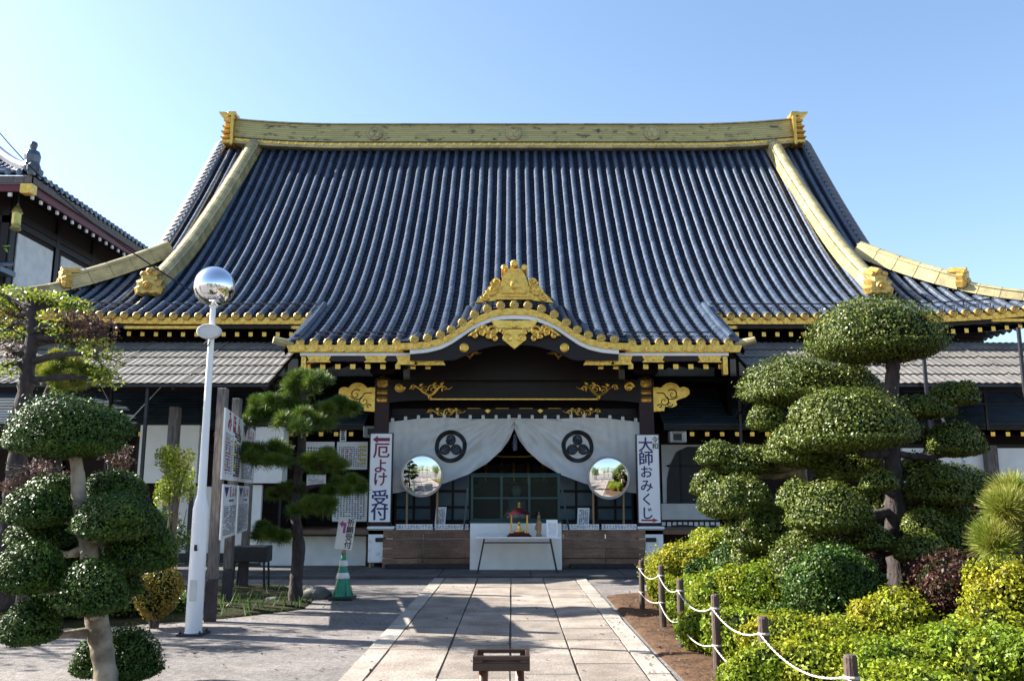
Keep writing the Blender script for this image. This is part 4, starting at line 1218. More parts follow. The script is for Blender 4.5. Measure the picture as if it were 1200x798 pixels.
# ================================================================ THINGS AT THE HALL FRONT
# ---- curtains with crests
CT = 3.36
def curtain(sgn):
    lab = ('left half of the white crested curtain, gathered up towards the middle of the entrance' if sgn < 0 else
           'right half of the white crested curtain, gathered up towards the middle of the entrance')
    cy = 20.26
    bx = [0.0, .11, .30, .62, 1.05, 1.60, 2.20, 2.62, 2.92]
    bz = [3.13, 2.86, 2.60, 2.32, 2.06, 1.86, 1.74, 1.66, 1.62]
    def bot(u): return float(np.interp(u, bx, bz))
    def top(u): return CT - .02 * math.sin(u * 2.2) - .10 * max(0, (u - 1.4) / 1.5) ** 1.6
    def yoff(u, v):
        # folds fan out from the gathered top near the middle and the outer tie
        d0 = math.atan2(u + .15, (1 - v) * 2.2 + .35)
        f = .055 * math.sin(d0 * 26) * (1 - v * .4) * math.exp(-max(0, u - 1.9)) + .022 * math.sin(u * 9 + v * 5) + .016 * math.sin(u * 31 + v * 2) * v
        f += .060 * math.sin((1 - v) * 14 - u * 2.2) * min(1, (1 - v) * 1.6) * math.exp(-((u - 1.2) / 1.0) ** 2)
        return f - .10 * (1 - v) * math.sin(min(1, u / 2.9) * 3.1)
    base = (HX + sgn * 1.5, cy, CT)
    t = thing('entrance_curtain', lab, 'curtain', base, 'crested curtain halves')
    mb = MB(); rows = []
    for j in range(31):
        v = 1 - j / 30
        rows.append([(HX + sgn * u, cy + yoff(u, v), bot(u) + (top(u) - bot(u)) * v) for u in np.linspace(0.0, 2.92, 70)])
    mb.grid(rows)
    mb.build('drape', 'cloth', t, smooth=True)
    repeat('hanging_tab', lambda q: q.box(-.035, .035, -.02, .035, -.03, .085, 0, .012), [(HX + sgn * u, cy, top(u)) for u in np.arange(.12, 2.9, .30)], 'cloth', t)
    # crest: ring and three hollyhock leaves following the folds
    def on(x, z, e=.012):
        u = abs(x); v = (z - bot(u)) / max(.05, top(u) - bot(u))
        return (HX + sgn * u, cy + yoff(u, v) - e, z)
    cx, cz = 1.46, 2.70
    def flat(pts2, e): return [on(cx + a, cz + b, e) for a, b in pts2]
    mb = MB()
    n = 40
    ring = [[on(cx + r * math.cos(6.2832 * k / n), cz + r * math.sin(6.2832 * k / n), .012) for k in range(n + 1)] for r in np.linspace(.275, .375, 4)]
    mb.grid(ring)
    lf = MB()
    for k in range(3):
        a = math.pi / 2 + k * 2.0944
        ox, oz = .145 * math.cos(a), .145 * math.sin(a)
        rows = []
        for r in np.linspace(.004, .124, 4):
            rows.append([on(cx + ox + r * math.cos(b) * (1 + .08 * math.cos(2 * (b - a))), cz + oz + r * math.sin(b), .014) for b in np.linspace(0, 6.2832, 25)])
        lf.grid(rows, 0)
        for q in (-1.0, -.55, 0, .55, 1.0):
            d = a + math.pi + q
            p0 = (cx + ox + .085 * math.cos(a), cz + oz + .085 * math.sin(a))
            ang = a + math.pi + q * .9
            for i in range(5):
                s0, s1 = i / 5, (i + 1) / 5
                A = (p0[0] + .165 * s0 * math.cos(ang), p0[1] + .165 * s0 * math.sin(ang)); B = (p0[0] + .165 * s1 * math.cos(ang), p0[1] + .165 * s1 * math.sin(ang))
                w = .004
                nx, nz = -math.sin(ang) * w, math.cos(ang) * w
                lf.quad(on(A[0] - nx, A[1] - nz, .020), on(B[0] - nx, B[1] - nz, .020), on(B[0] + nx, B[1] + nz, .020), on(A[0] + nx, A[1] + nz, .020), 1)
    co = mb.build('crest_ring', 'ink_black', t); lf.build('crest_leaves', ['ink_black', 'ink_grey'], t)
curtain(-1); curtain(1)
tr = MB(); tr.tube([(HX - 2.9, 20.31, CT + .03), (HX, 20.31, CT + .06), (HX + 2.9, 20.31, CT + .03)], .018, 6); tr.build('curtain_rod', 'dark_metal', hall)
t = thing('hanging_tassel', 'grey tassel hanging in the gap between the curtain halves', 'tassel', (HX + .02, 20.5, 2.62))
mb = MB(); mb.lathe((HX + .02, 20.5, 2.62), [(.05, 0), (.055, .1), (.05, .26), (.035, .30), (.045, .34), (.02, .38)], 12); mb.build('skirt', 'tassel', t)
mb = MB(); mb.tube([(HX + .02, 20.5, 3.0), (HX + .02, 20.5, 3.36)], .008, 5); mb.build('cord', 'ink_black', t)

# ---- tall lettered signs on white cabinets
def cabinet(cx, label):
    y0, y1 = 19.42, 19.92
    t = thing('cabinet', label, 'cabinet', (cx, 19.6, .06), 'white cabinets under the tall signs')
    mb = MB(); mb.box(cx - .265, cx + .265, y0, y1, .16, .86, 0, .012); mb.build('body', 'white_enamel', t)
    mb = MB(); mb.box(cx - .295, cx + .295, y0 - .03, y1 + .02, .865, .925, 0, .015); mb.build('lid', 'white_enamel', t)
    mb = MB(); mb.box(cx - .11, cx + .11, y0 - .025, y0 - .002, .60, .69, 0, .01); mb.build('handle', 'ink_black', t)
    for sx in (-.22, .22):
        for yy in (y0 + .05, y1 - .05):
            mb = MB(); mb.box(cx + sx - .022, cx + sx + .022, yy - .022, yy + .022, .06, .158); mb.build('leg', 'bamboo', t)
def tall_sign(px0, px1, pyt, pyb, label, Y=19.62):
    a = P(px0, pyb, Y); b = P(px1, pyt, Y)
    cx = (P(px0, 560, Y).x + P(px1, 560, Y).x) / 2; w = P(px1, 560, Y).x - P(px0, 560, Y).x
    t = thing('tall_sign', label, 'sign', (cx, Y + .06, .925), 'tall lettered signs either side of the steps')
    mb = MB(); mb.box(cx - w / 2, cx + w / 2, Y, Y + .12, a.z, b.z, 0, .008); mb.build('panel', 'sign_white', t)
    fr = MB()
    for s_ in (-1, 1): fr.box(cx + s_ * (w / 2 + .012) - .011, cx + s_ * (w / 2 + .012) + .011, Y - .006, Y + .13, .926, b.z + .012)
    fr.box(cx - w / 2, cx + w / 2, Y - .006, Y + .13, b.z + .002, b.z + .014)
    fr.build('frame', 'dark_metal', t)
    mb = MB(); mb.box(cx - w / 2 + .03, cx + w / 2 - .03, Y + .03, Y + .1, .926, a.z - .002); mb.build('foot_board', 'timber_red', t)
    return t, cx, w, a.z, b.z, Y - .004
cabinet((P(431.6, 640, 19.5).x + P(461, 640, 19.5).x) / 2, 'scuffed white cabinet under the sign with the red characters')
cabinet((P(747, 640, 19.5).x + P(778, 640, 19.5).x) / 2, 'scuffed white cabinet beside the hedge, under the sign with blue characters only')
t, cx, w, zb, zt, yf = tall_sign(433.2, 458.3, 508, 611.5, 'tall white sign with a dark red left arrow, red and blue characters 厄よけ 受付')
hgt = zt - zb
ar = MB(); za = zt - hgt * .068
ar.prism([(cx - .19, za), (cx - .08, za + .085), (cx - .08, za + .038), (cx + .19, za + .038), (cx + .19, za - .038), (cx - .08, za - .038), (cx - .08, za - .085)][::-1], yf - .002, yf + .003)
ar.build('arrow', 'ink_maroon', t)
lettering('厄', .36, (cx + .01, yf, zt - hgt * .205), t, 'ink_maroon', heavy=.018, sx=1.08)
lettering('よ', .34, (cx, yf, zt - hgt * .38), t, 'ink_maroon', heavy=.018)
lettering('け', .34, (cx, yf, zt - hgt * .53), t, 'ink_maroon', heavy=.018)
lettering('受', .37, (cx, yf, zt - hgt * .745), t, 'ink_blue', heavy=.018, sx=1.08)
lettering('付', .37, (cx, yf, zt - hgt * .905), t, 'ink_blue', heavy=.018, sx=1.08)
t, cx, w, zb, zt, yf = tall_sign(747.5, 772.8, 509.5, 612.5, 'tall white sign with blue characters 令和 大師おみくじ and a red right arrow at its foot')
hgt = zt - zb
for i, ch in enumerate('大師おみくじ'):
    lettering(ch, .34 if i < 2 else .29, (cx - .05, yf, zt - hgt * (.125 + .155 * i)), t, 'ink_blue', heavy=.018)
for i, ch in enumerate('令和'):
    lettering(ch, .15, (cx + .165, yf, zt - hgt * (.06 + .075 * i)), t, 'ink_black', heavy=.015)
ar = MB(); za = zb + hgt * .03
ar.prism([(cx + .19, za), (cx + .07, za + .045), (cx + .07, za + .018), (cx - .19, za + .018), (cx - .19, za - .018), (cx + .07, za - .018), (cx + .07, za - .045)], yf - .002, yf + .003)
ar.build('arrow', 'ink_red', t)

# ---- convex mirrors on two-legged stands
def convex_mirror(px, py, label, tilt):
    c = P(px, py, 19.75); r = .455
    t = thing('convex_mirror', label, 'mirror', (c.x, 19.85, .85), 'round convex mirrors on wooden legs')
    mb = MB(); rc = 3.0
    prof_ = []
    h0 = math.sqrt(rc * rc - r * r)
    for k in range(15):
        q = r * (1 - k / 14)
        prof_.append((max(q, .0005), -(math.sqrt(rc * rc - q * q) - h0)))
    mb.lathe((0, 0, 0), prof_, 48, 0, 'y')
    m = mb.build('mirror_face', 'mirror', t, smooth=True)
    mb = MB(); mb.lathe((0, 0, 0), [(r - .012, .0), (r - .004, -.022), (r + .02, -.022), (r + .03, .0), (r + .03, .035), (r - .05, .06), (.01, .10)], 48, 0, 'y')
    rim = mb.build('rim', 'rim', t, smooth=False)
    for o in (m, rim):                               # built about the world origin: move the vertices to the mount
        for v in o.data.vertices:
            q = Vector(v.co) + origin_of(t)
            ca, sa = math.cos(tilt[1]), math.sin(tilt[1])
            q = Vector((q.x * ca - q.y * sa, q.x * sa + q.y * ca, q.z))
            cb, sb_ = math.cos(tilt[0]), math.sin(tilt[0])
            q = Vector((q.x, q.y * cb - q.z * sb_, q.y * sb_ + q.z * cb))
            v.co = q + c - origin_of(t)
    for sx in (-.34, .34):
        mb = MB(); mb.tube([(c.x + sx, 19.93, .855), (c.x + sx, 19.87, c.z - .05)], .024, 8); mb.build('leg', 'bamboo', t)
convex_mirror(494.5, 557, 'round convex mirror in front of the left curtain half', (R(2), R(4)))
convex_mirror(713.2, 559.5, 'round convex mirror in front of the right curtain half', (R(2), R(-4)))

# ---- barrier strips with the no-shoes notice along the porch edge
for (a, b, where) in ((464, 507, 'at the far left end of the porch edge'), (510, 549, 'between the left mirror and the table'), (659, 702, 'between the table and the right mirror'), (705, 746, 'at the far right end of the porch edge')):
    Y = 19.40
    q0, q1 = P(a, 617.5, Y), P(b, 617.5, Y)
    t = thing('notice_strip', 'long white no-shoes notice strip ' + where, 'notice', ((q0.x + q1.x) / 2, Y, .852), 'no-shoes notice strips')
    mb = MB(); mb.box(q0.x, q1.x, Y, Y + .02, .856, .975, 0, .004); mb.build('strip', 'sign_white', t)
    lettering('土足より上がらないで下さい', .088, ((q0.x + q1.x) / 2, Y - .003, .915), t, 'ink_blue', heavy=.015, sx=.72)
# small standing notices in front of the lattice doors
for (x0, x1, y0, y1, where, txt) in ((509, 521.5, 594, 613.5, 'left', None), (676, 689.5, 595, 614.5, 'right', None)):
    Y = 20.05
    a, b = P(x0, y1, Y), P(x1, y0, Y)
    t = thing('standing_notice', 'small pale notice of vertical print standing on the porch near the %s mirror leg' % where, 'notice', ((a.x + b.x) / 2, Y, .85), 'small notices on the porch')
    mb = MB(); mb.hexa([(a.x, Y, .855), (b.x, Y, .855), (b.x, Y + .02, .855), (a.x, Y + .02, .855), (a.x + .03, Y + .06, b.z), (b.x + .03, Y + .06, b.z), (b.x + .03, Y + .08, b.z), (a.x + .03, Y + .08, b.z)]); mb.build('card', 'sign_white', t)
    mb = MB(); marks(mb, (a.x + .045, Y + .004, .90), (1, 0, 0), (.03 / (b.z - .855), .06 / (b.z - .855), 1), (0, -1, 0), b.x - a.x - .06, (b.z - .93), 3, 9, 0, .7); mb.build('lettering', 'ink_grey', t)
    mb = MB(); mb.bar((a.x + .1, Y + .09, b.z - .1), (a.x + .1, Y + .26, .856), .02, .02); mb.build('prop', 'dark_metal', t)

# ---- white counter front with the dark green glass case above
Yb = 18.72
a, b = P(550.5, 668, Yb), P(658, 613, Yb)
t = thing('offering_counter', 'white boxed counter in the middle of the steps carrying a dark green glazed screen', 'counter', ((a.x + b.x) / 2, 19.0, .06))
mb = MB(); mb.box(a.x, b.x, Yb, 19.32, .062, b.z, 0, .012); mb.build('front_panel', 'white_paint', t)
mb = MB(); mb.box(a.x - .02, b.x + .02, Yb + .0, 19.34, b.z + .002, b.z + .05, 0, .01); mb.build('ledge', 'green_metal', t)
g0, g1 = P(553, 600, 19.0).x, P(655, 600, 19.0).x; zt = P(600, 556, 19.0).z
mb = MB()
for x in (g0, g0 + (g1 - g0) * .34, g0 + (g1 - g0) * .66, g1): mb.box(x - .022, x + .022, 18.98, 19.03, b.z + .05, zt, 0, .004)
for z in (b.z + .07, b.z + .52, zt - .03): mb.box(g0 - .02, g1 + .02, 18.985, 19.028, z - .02, z + .02, 0, .004)
for x in (g0, g1):
    mb.bar((x, 19.03, zt - .03), (x, 19.32, zt - .10), .04, .04); mb.box(x - .02, x + .02, 19.3, 19.34, b.z + .05, zt - .1)
mb.box(g0 - .05, g1 + .05, 18.95, 19.36, zt + .0, zt + .03, 0, .008)
mb.build('screen_frame', 'green_metal', t)
mb = MB(); mb.box(g0, g1, 19.0, 19.008, b.z + .06, zt - .03); mb.build('glass', 'glass', t)
mb = MB(); mb.bar((g0 - .09, 18.9, zt - .3), (g0 - .16, 18.85, .88), .03, .03); mb.bar((g1 + .06, 18.9, zt - .3), (g1 + .20, 18.85, .88), .03, .03); mb.build('stay', 'green_metal', t)
fg = thing('seated_figure', 'pale seated figure dimly seen behind the glass screen', 'figurine', (HX + .05, 19.2, b.z + .052))
mb = MB(); mb.lathe((HX + .05, 19.2, b.z + .052), [(.26, 0), (.30, .06), (.24, .16), (.17, .26), (.18, .38), (.16, .46), (.06, .50), (.09, .54), (.11, .62), (.09, .70), (.02, .75)], 18); mb.build('body', 'rock', fg)

# ---- folding table with a small shrine, a figurine and a framed notice
Y0, Y1 = 18.02, 18.60
x0, x1 = P(555.5, 630, Y0).x, P(657, 630, Y0).x
t = thing('folding_table', 'white topped folding table with thin black legs in front of the white counter', 'table', ((x0 + x1) / 2, 18.3, .06))
mb = MB(); mb.box(x0, x1, Y0, Y1, .735, .765, 0, .008); mb.build('tabletop', 'white_paint', t)
mb = MB(); mb.box(x0 + .2, x1 - .2, Y0 + .06, Y0 + .085, .64, .665); mb.build('stretcher', 'dark_metal', t)
for sx in (0, 1):
    for yy in (Y0 + .07, Y1 - .05):
        xx = x0 + .20 if sx == 0 else x1 - .20
        mb = MB(); mb.bar((xx, yy, .732), (xx + (-.13 if sx == 0 else .13), yy, .065), .024, .024); mb.box(xx + (-.13 if sx == 0 else .13) - .05, xx + (-.13 if sx == 0 else .13) + .05, yy - .02, yy + .02, .06, .075); mb.build('leg', 'dark_metal', t)
sx_, sy_ = P(608.5, 625, 18.25).x, 18.28
t = thing('miniature_shrine', 'small table shrine with dark red pyramid roof on gold posts', 'shrine', (sx_, sy_, .766))
mb = MB(); mb.box(sx_ - .25, sx_ + .25, sy_ - .18, sy_ + .18, .767, .80, 0, .01); mb.box(sx_ - .21, sx_ + .21, sy_ - .15, sy_ + .15, .80, .835, 0, .01); mb.build('base', 'shrine_red', t)
for ax in (-.16, .16):
    for ay in (-.1, .1):
        mb = MB(); mb.tube([(sx_ + ax, sy_ + ay, .836), (sx_ + ax, sy_ + ay, 1.20)], .017, 10); mb.build('post', 'gold', t)
mb = MB()
rr = []
for (s_, z) in ((.29, 1.20), (.27, 1.215), (.17, 1.255), (.09, 1.31), (.03, 1.34)):
    rr.append([(sx_ + a * s_ , sy_ + b_ * s_ * .75, z + (.02 if s_ > .26 else 0)) for a, b_ in ((-1, -1), (1, -1), (1, 1), (-1, 1), (-1, -1))])
mb.grid(rr); mb.add(rr[0][:4], [[3, 2, 1, 0]]); rf_ = mb.build('roof', 'shrine_red', t)
mb = MB(); mb.lathe((sx_, sy_, 1.335), [(.03, 0), (.045, .02), (.02, .05), (.035, .08), (.005, .12)], 10); mb.build('finial', 'gold', rf_)
mb = MB(); mb.lathe((sx_, sy_, .836), [(.10, 0), (.12, .03), (.11, .05), (.05, .055)], 16); mb.lathe((sx_, sy_, .885), [(.035, 0), (.04, .05), (.03, .10), (.015, .115), (.028, .14), (.02, .17), (.005, .18)], 12); mb.bar((sx_ + .02, sy_, .98), (sx_ - .05, sy_ - .02, 1.03), .014, .014); mb.build('gilded_figure', 'gold', t)
qx = P(631.5, 625, 18.25).x
t = thing('carved_figurine', 'small standing carved wooden figurine beside the miniature shrine', 'figurine', (qx, 18.28, .766))
mb = MB(); mb.lathe((qx, 18.28, .767), [(.06, 0), (.065, .03), (.045, .05), (.055, .16), (.06, .25), (.04, .31), (.02, .33), (.032, .36), (.034, .40), (.012, .43)], 12); mb.bar((qx - .04, 18.26, 1.02), (qx - .07, 18.24, .90), .025, .03); mb.bar((qx + .04, 18.26, 1.02), (qx + .02, 18.22, .93), .025, .03); mb.tube([(qx + .01, 18.28, 1.19), (qx + .0, 18.28, 1.26)], .008, 6); mb.build('body', 'figure_wood', t)
a, b = P(640.5, 627, 18.2), P(653.5, 609, 18.2)
t = thing('table_notice', 'white printed notice propped up at the right end of the folding table', 'notice', ((a.x + b.x) / 2, 18.22, .766))
mb = MB(); mb.hexa([(a.x, 18.2, .768), (b.x, 18.2, .768), (b.x, 18.215, .768), (a.x, 18.215, .768), (a.x, 18.26, b.z), (b.x, 18.26, b.z), (b.x, 18.275, b.z), (a.x, 18.275, b.z)]); mb.build('card', 'sign_white', t)
mb = MB(); marks(mb, (a.x + .04, 18.205, .80), (1, 0, 0), (0, .06 / (b.z - .768), 1), (0, -1, 0), b.x - a.x - .06, b.z - .86, 6, 7, 0, .5); mb.build('lettering', 'ink_grey', t)
mb = MB(); mb.bar(((a.x + b.x) / 2, 18.275, b.z - .06), ((a.x + b.x) / 2, 18.38, .767), .02, .015); mb.build('prop', 'dark_metal', t)

# ---- loudspeakers under the pent roofs
for (px, py, lab) in ((436, 506, 'boxy white loudspeaker on the beam left of the entrance'), (794, 512, 'boxy white loudspeaker on the beam right of the entrance')):
    c = P(px, py, 20.5)
    t = thing('loudspeaker', lab, 'loudspeaker', (c.x, 20.62, c.z + .18), 'white loudspeakers')
    mb = MB(); s_ = .19
    o4 = [(-s_, -.125), (s_, -.125), (s_, .125), (-s_, .125)]; i4 = [(-.10, -.075), (.10, -.075), (.10, .075), (-.10, .075)]
    rows = [[(c.x + a, 20.66, c.z + b_ * 1.0) for a, b_ in o4 + o4[:1]], [(c.x + a, 20.40, c.z + b_) for a, b_ in o4 + o4[:1]], [(c.x + a * .93, 20.39, c.z + b_ * .93) for a, b_ in o4 + o4[:1]], [(c.x + a, 20.50, c.z + b_) for a, b_ in i4 + i4[:1]]]
    mb.grid(rows); mb.add([rows[0][k] for k in range(4)], [[0, 1, 2, 3]]); mb.build('shell', 'speaker_grey', t)
    mb = MB(); mb.box(c.x - .10, c.x + .10, 20.50, 20.52, c.z - .075, c.z + .075); mb.build('grille', 'ink_black', t)
    mb = MB(); mb.bar((c.x, 20.6, c.z + .12), (c.x, 20.62, 3.13), .05, .04); mb.build('bracket', 'dark_metal', t)

# ---- reception front left of the steps
def flatbox(name, px0, py0, px1, py1, Y, dy, label, cat, m, group=None, bev=.008, zb=None):
    a, b = P(px0, py1, Y), P(px1, py0, Y)
    z0 = a.z if zb is None else zb
    t = thing(name, label, cat, ((a.x + b.x) / 2, Y + dy / 2, z0), group)
    mb = MB(); mb.box(a.x, b.x, Y, Y + dy, z0, b.z, 0, bev); mb.build('panel', m, t)
    return t, a.x, b.x, z0, b.z
t, xa, xb, za, zb_ = flatbox('reception_counter', 288, 628, 429, 664, 19.9, 1.6, 'long white plastered reception counter with dark top left of the steps', 'counter', 'plaster', zb=.06)
mb = MB(); mb.box(xa - .03, xb + .03, 19.84, 21.5, zb_ + .003, zb_ + .10, 0, .01); mb.build('counter_top', 'green_metal', t)
t2, xc, xd, zc, zd = flatbox('reception_counter', 770, 590, 842, 609, 21.4, .6, 'white plastered counter wall right of the entrance behind the hedge', 'counter', 'plaster')
mb = MB(); mb.box(xc, xd, 21.42, 22.0, .06, zc - .30); mb.box(xc, xd, 21.36, 22.0, zc - .30, zc - .02, 0, .01); mb.build('shelf', 'timber_red', t2)
mb = MB()
for k in range(11): mb.box(xc + .1 + k * .13, xc + .19 + k * .13, 21.33, 21.355, zc - .13 + random.uniform(-.02, .02), zc - .05)
mb.build('paper_slips', 'sign_white', t2)
# bell-shaped window right of the entrance
def bell(cx, w, z0, z1, n=16):
    pts = [(cx - w, z0)]
    for k in range(n + 1):
        t = k / n
        xx = w * (1 - .06 * math.sin(t * 3.1) - .9 * max(0, t - .55) ** 1.7 * 3.6)
        pts.append((cx - max(0, xx), z0 + (z1 - z0) * (.55 + .45 * t if t > 0 else .4)))
    right = [(2 * cx - a, b) for a, b in pts[::-1]]
    return pts + right[1:] if abs(pts[-1][0] - cx) < 1e-4 else pts + right
for (px0, px1) in ((777, 838),):
    a, b = P(px0, 592, 22.0), P(px1, 521, 22.0)
    mb = MB(); mb.box(a.x, b.x, 22.00, 22.05, a.z, b.z); wo = mb.build('window', 'plaster', hall)
    mb = MB(); x0, x1, z0, z1 = a.x + .1, b.x - .02, a.z + .04, b.z - .05
    mb.prism([(x0, z0), (x0 + .02, z0 + .6), (x0 + .10, z1 - .45), (x0 + .28, z1 - .12), (x0 + .55, z1), (x1, z1), (x1, z0)][::-1], 21.975, 21.995); mb.build('pane', 'ink_black', wo)
    mb = MB(); mb.box(x0 + .34, x0 + .39, 21.955, 21.972, z0, z1 - .08); mb.box(x0 + .02, x1, 21.955, 21.972, z0 + .9, z0 + .95); mb.build('mullion', 'timber', wo)
# notices hung behind the counter
NOT = [('notice_board', 354, 517.5, 392, 546, 'white price board of tall black characters partly behind the pine crown', 6, 4, 'ink_black'),
       ('notice_board', 394, 517.5, 431, 550, 'white fee table with yellow and red tags next to the left loudspeaker', 8, 7, 'ink_grey'),
       ('notice_board', 359, 556, 382, 569, 'small white notice with red print behind the pine trunk', 8, 3, 'ink_maroon'),
       ('notice_board', 389, 566, 431, 611, 'white calendar sheet of blue print above the traffic cone', 7, 9, 'ink_grey')]
for (nm, a0, b0, a1, b1, lab, c_, r_, mk) in NOT:
    t, xa, xb, za, zb_ = flatbox(nm, a0, b0, a1, b1, 20.9, .03, lab, 'notice', 'sign_white', 'notices behind the reception counter', .004)
    mb = MB(); marks(mb, (xa + .05, 20.9, za + .06), (1, 0, 0), (0, 0, 1), (0, -1, 0), xb - xa - .08, zb_ - za - .16, c_, r_, 0, .6); mb.build('lettering', mk, t)
    if 'yellow' in lab:
        mb = MB()
        for k in range(5): mb.box(xb - .20, xb - .03, 20.892, 20.898, za + .12 + k * .1, za + .16 + k * .1)
        mb.build('yellow_tags', 'ink_yellow', t)
        mb = MB(); marks(mb, (xa + .12, 20.9, za + .08), (1, 0, 0), (0, 0, 1), (0, -1, 0), .3, .42, 2, 8, 0, .5, .006); mb.build('red_lettering', 'ink_red', t)
    if 'calendar' in lab:
        mb = MB(); zt2 = zb_ - .02
        mb.prism([(xb - .36, zt2), (xb - .02, zt2), (xb - .19, zt2 - .15)][::-1], 20.893, 20.898); mb.build('blue_triangle', 'ink_blue', t)
t, xa, xb, za, zb_ = flatbox('name_plate', 398, 502, 406, 517, 20.85, .03, 'narrow white name plate with black characters beside the left loudspeaker', 'sign', 'sign_white', None, .004)
mb = MB(); marks(mb, (xa + .03, 20.85, za + .03), (1, 0, 0), (0, 0, 1), (0, -1, 0), xb - xa - .04, zb_ - za - .05, 1, 3, 0, .8); mb.build('lettering', 'ink_black', t)
t, xa, xb, za, zb_ = flatbox('display_box', 292, 500, 333, 566, 19.6, .45, 'blank white rectangular box hanging behind the pine crown', 'box', 'white_paint')
mb = MB()
for x in (xa + .1, xb - .1): mb.bar((x, 19.8, zb_ - .02), (x, 20.9, 3.2), .03, .03)
mb.build('hanger', 'dark_metal', t)
t, xa, xb, za, zb_ = flatbox('white_screen', 291, 568, 307, 630, 19.75, .1, 'narrow white upright screen below the blank white box', 'screen', 'white_paint', zb=.06)
mb = MB(); mb.box(xa - .02, xb + .02, 19.73, 19.87, .062, .14); mb.build('foot', 'dark_metal', t)
t, xa, xb, za, zb_ = flatbox('white_screen', 160, 498, 234, 566, 20.2, .12, 'broad blank white screen behind the leafy shrub left of the lamp post', 'screen', 'white_paint')
mb = MB()
for x in (xa + .15, xb - .15): mb.box(x - .04, x + .04, 20.33, 20.41, .06, zb_ - .1)
mb.build('legs', 'dark_metal', t)
t, xa, xb, za, zb_ = flatbox('white_screen', 181, 570, 292, 638, 20.45, .12, 'long low white screen behind the wooden notice posts', 'screen', 'white_paint', zb=.06)
mb = MB(); mb.box(xa, xb, 20.42, 20.44, .08, .3); mb.build('base_rail', 'dark_metal', t)
for (a0, a1, lab) in ((1060, 1158, 'white panel fence with faint round marks behind the big clipped tree'), (1166, 1230, 'white panel fence at the far right edge of the photo')):
    t, xa, xb, za, zb_ = flatbox('panel_fence', a0, 525, a1, 566, 19.6, .08, lab, 'fence', 'white_paint', 'white panel fences')
    mb = MB()
    for k in range(6): mb.box(xa, xb, 19.62, 19.66, .06 + k * .22, .1 + k * .22)
    for x in np.linspace(xa + .03, xb - .03, 4): mb.box(x - .04, x + .04, 19.67, 19.75, .0, za + .05)
    mb.build('dark_rails', 'dark_metal', t)
    if a0 == 1060:
        mb = MB()
        for dx in (.25, .55):
            mb.grid([[(xa + dx + r * math.cos(q), 19.596, (za + zb_) / 2 - .1 + r * math.sin(q)) for q in np.linspace(0, 6.283, 25)] for r in (.09, .14)])
        mb.build('round_mark', 'ink_grey', t)
c = P(1162, 545, 19.5)
t = thing('wooden_post', 'weathered wooden post between the white panel fences', 'post', (c.x, 19.5, 0))
mb = MB(); mb.box(c.x - .12, c.x + .12, 19.42, 19.6, 0, P(1162, 522, 19.5).z, 0, .015); mb.build('post', 'old_wood', t)
c = P(203, 520, 18.9)
t = thing('wooden_post', 'square weathered post standing in front of the broad white screen', 'post', (c.x, 18.9, 0))
mb = MB(); mb.box(c.x - .10, c.x + .10, 18.8, 19.0, 0, P(203, 477, 18.9).z, 0, .012); mb.build('post', 'old_wood', t)

# ---- low black bench
c = G(293, 691)
t = thing('bench', 'small black box bench on thin legs behind the notice posts', 'bench', (c.x, c.y, 0))
mb = MB(); mb.box(c.x - .30, c.x + .30, c.y - .15, c.y + .2, .47, .74, 0, .015); mb.build('box_seat', 'dark_metal', t)
for sx in (-.25, .25):
    for sy in (-.12, .16):
        mb = MB(); mb.bar((c.x + sx, c.y + sy, .468), (c.x + sx * 1.1, c.y + sy, 0), .03, .03); mb.build('leg', 'dark_metal', t)

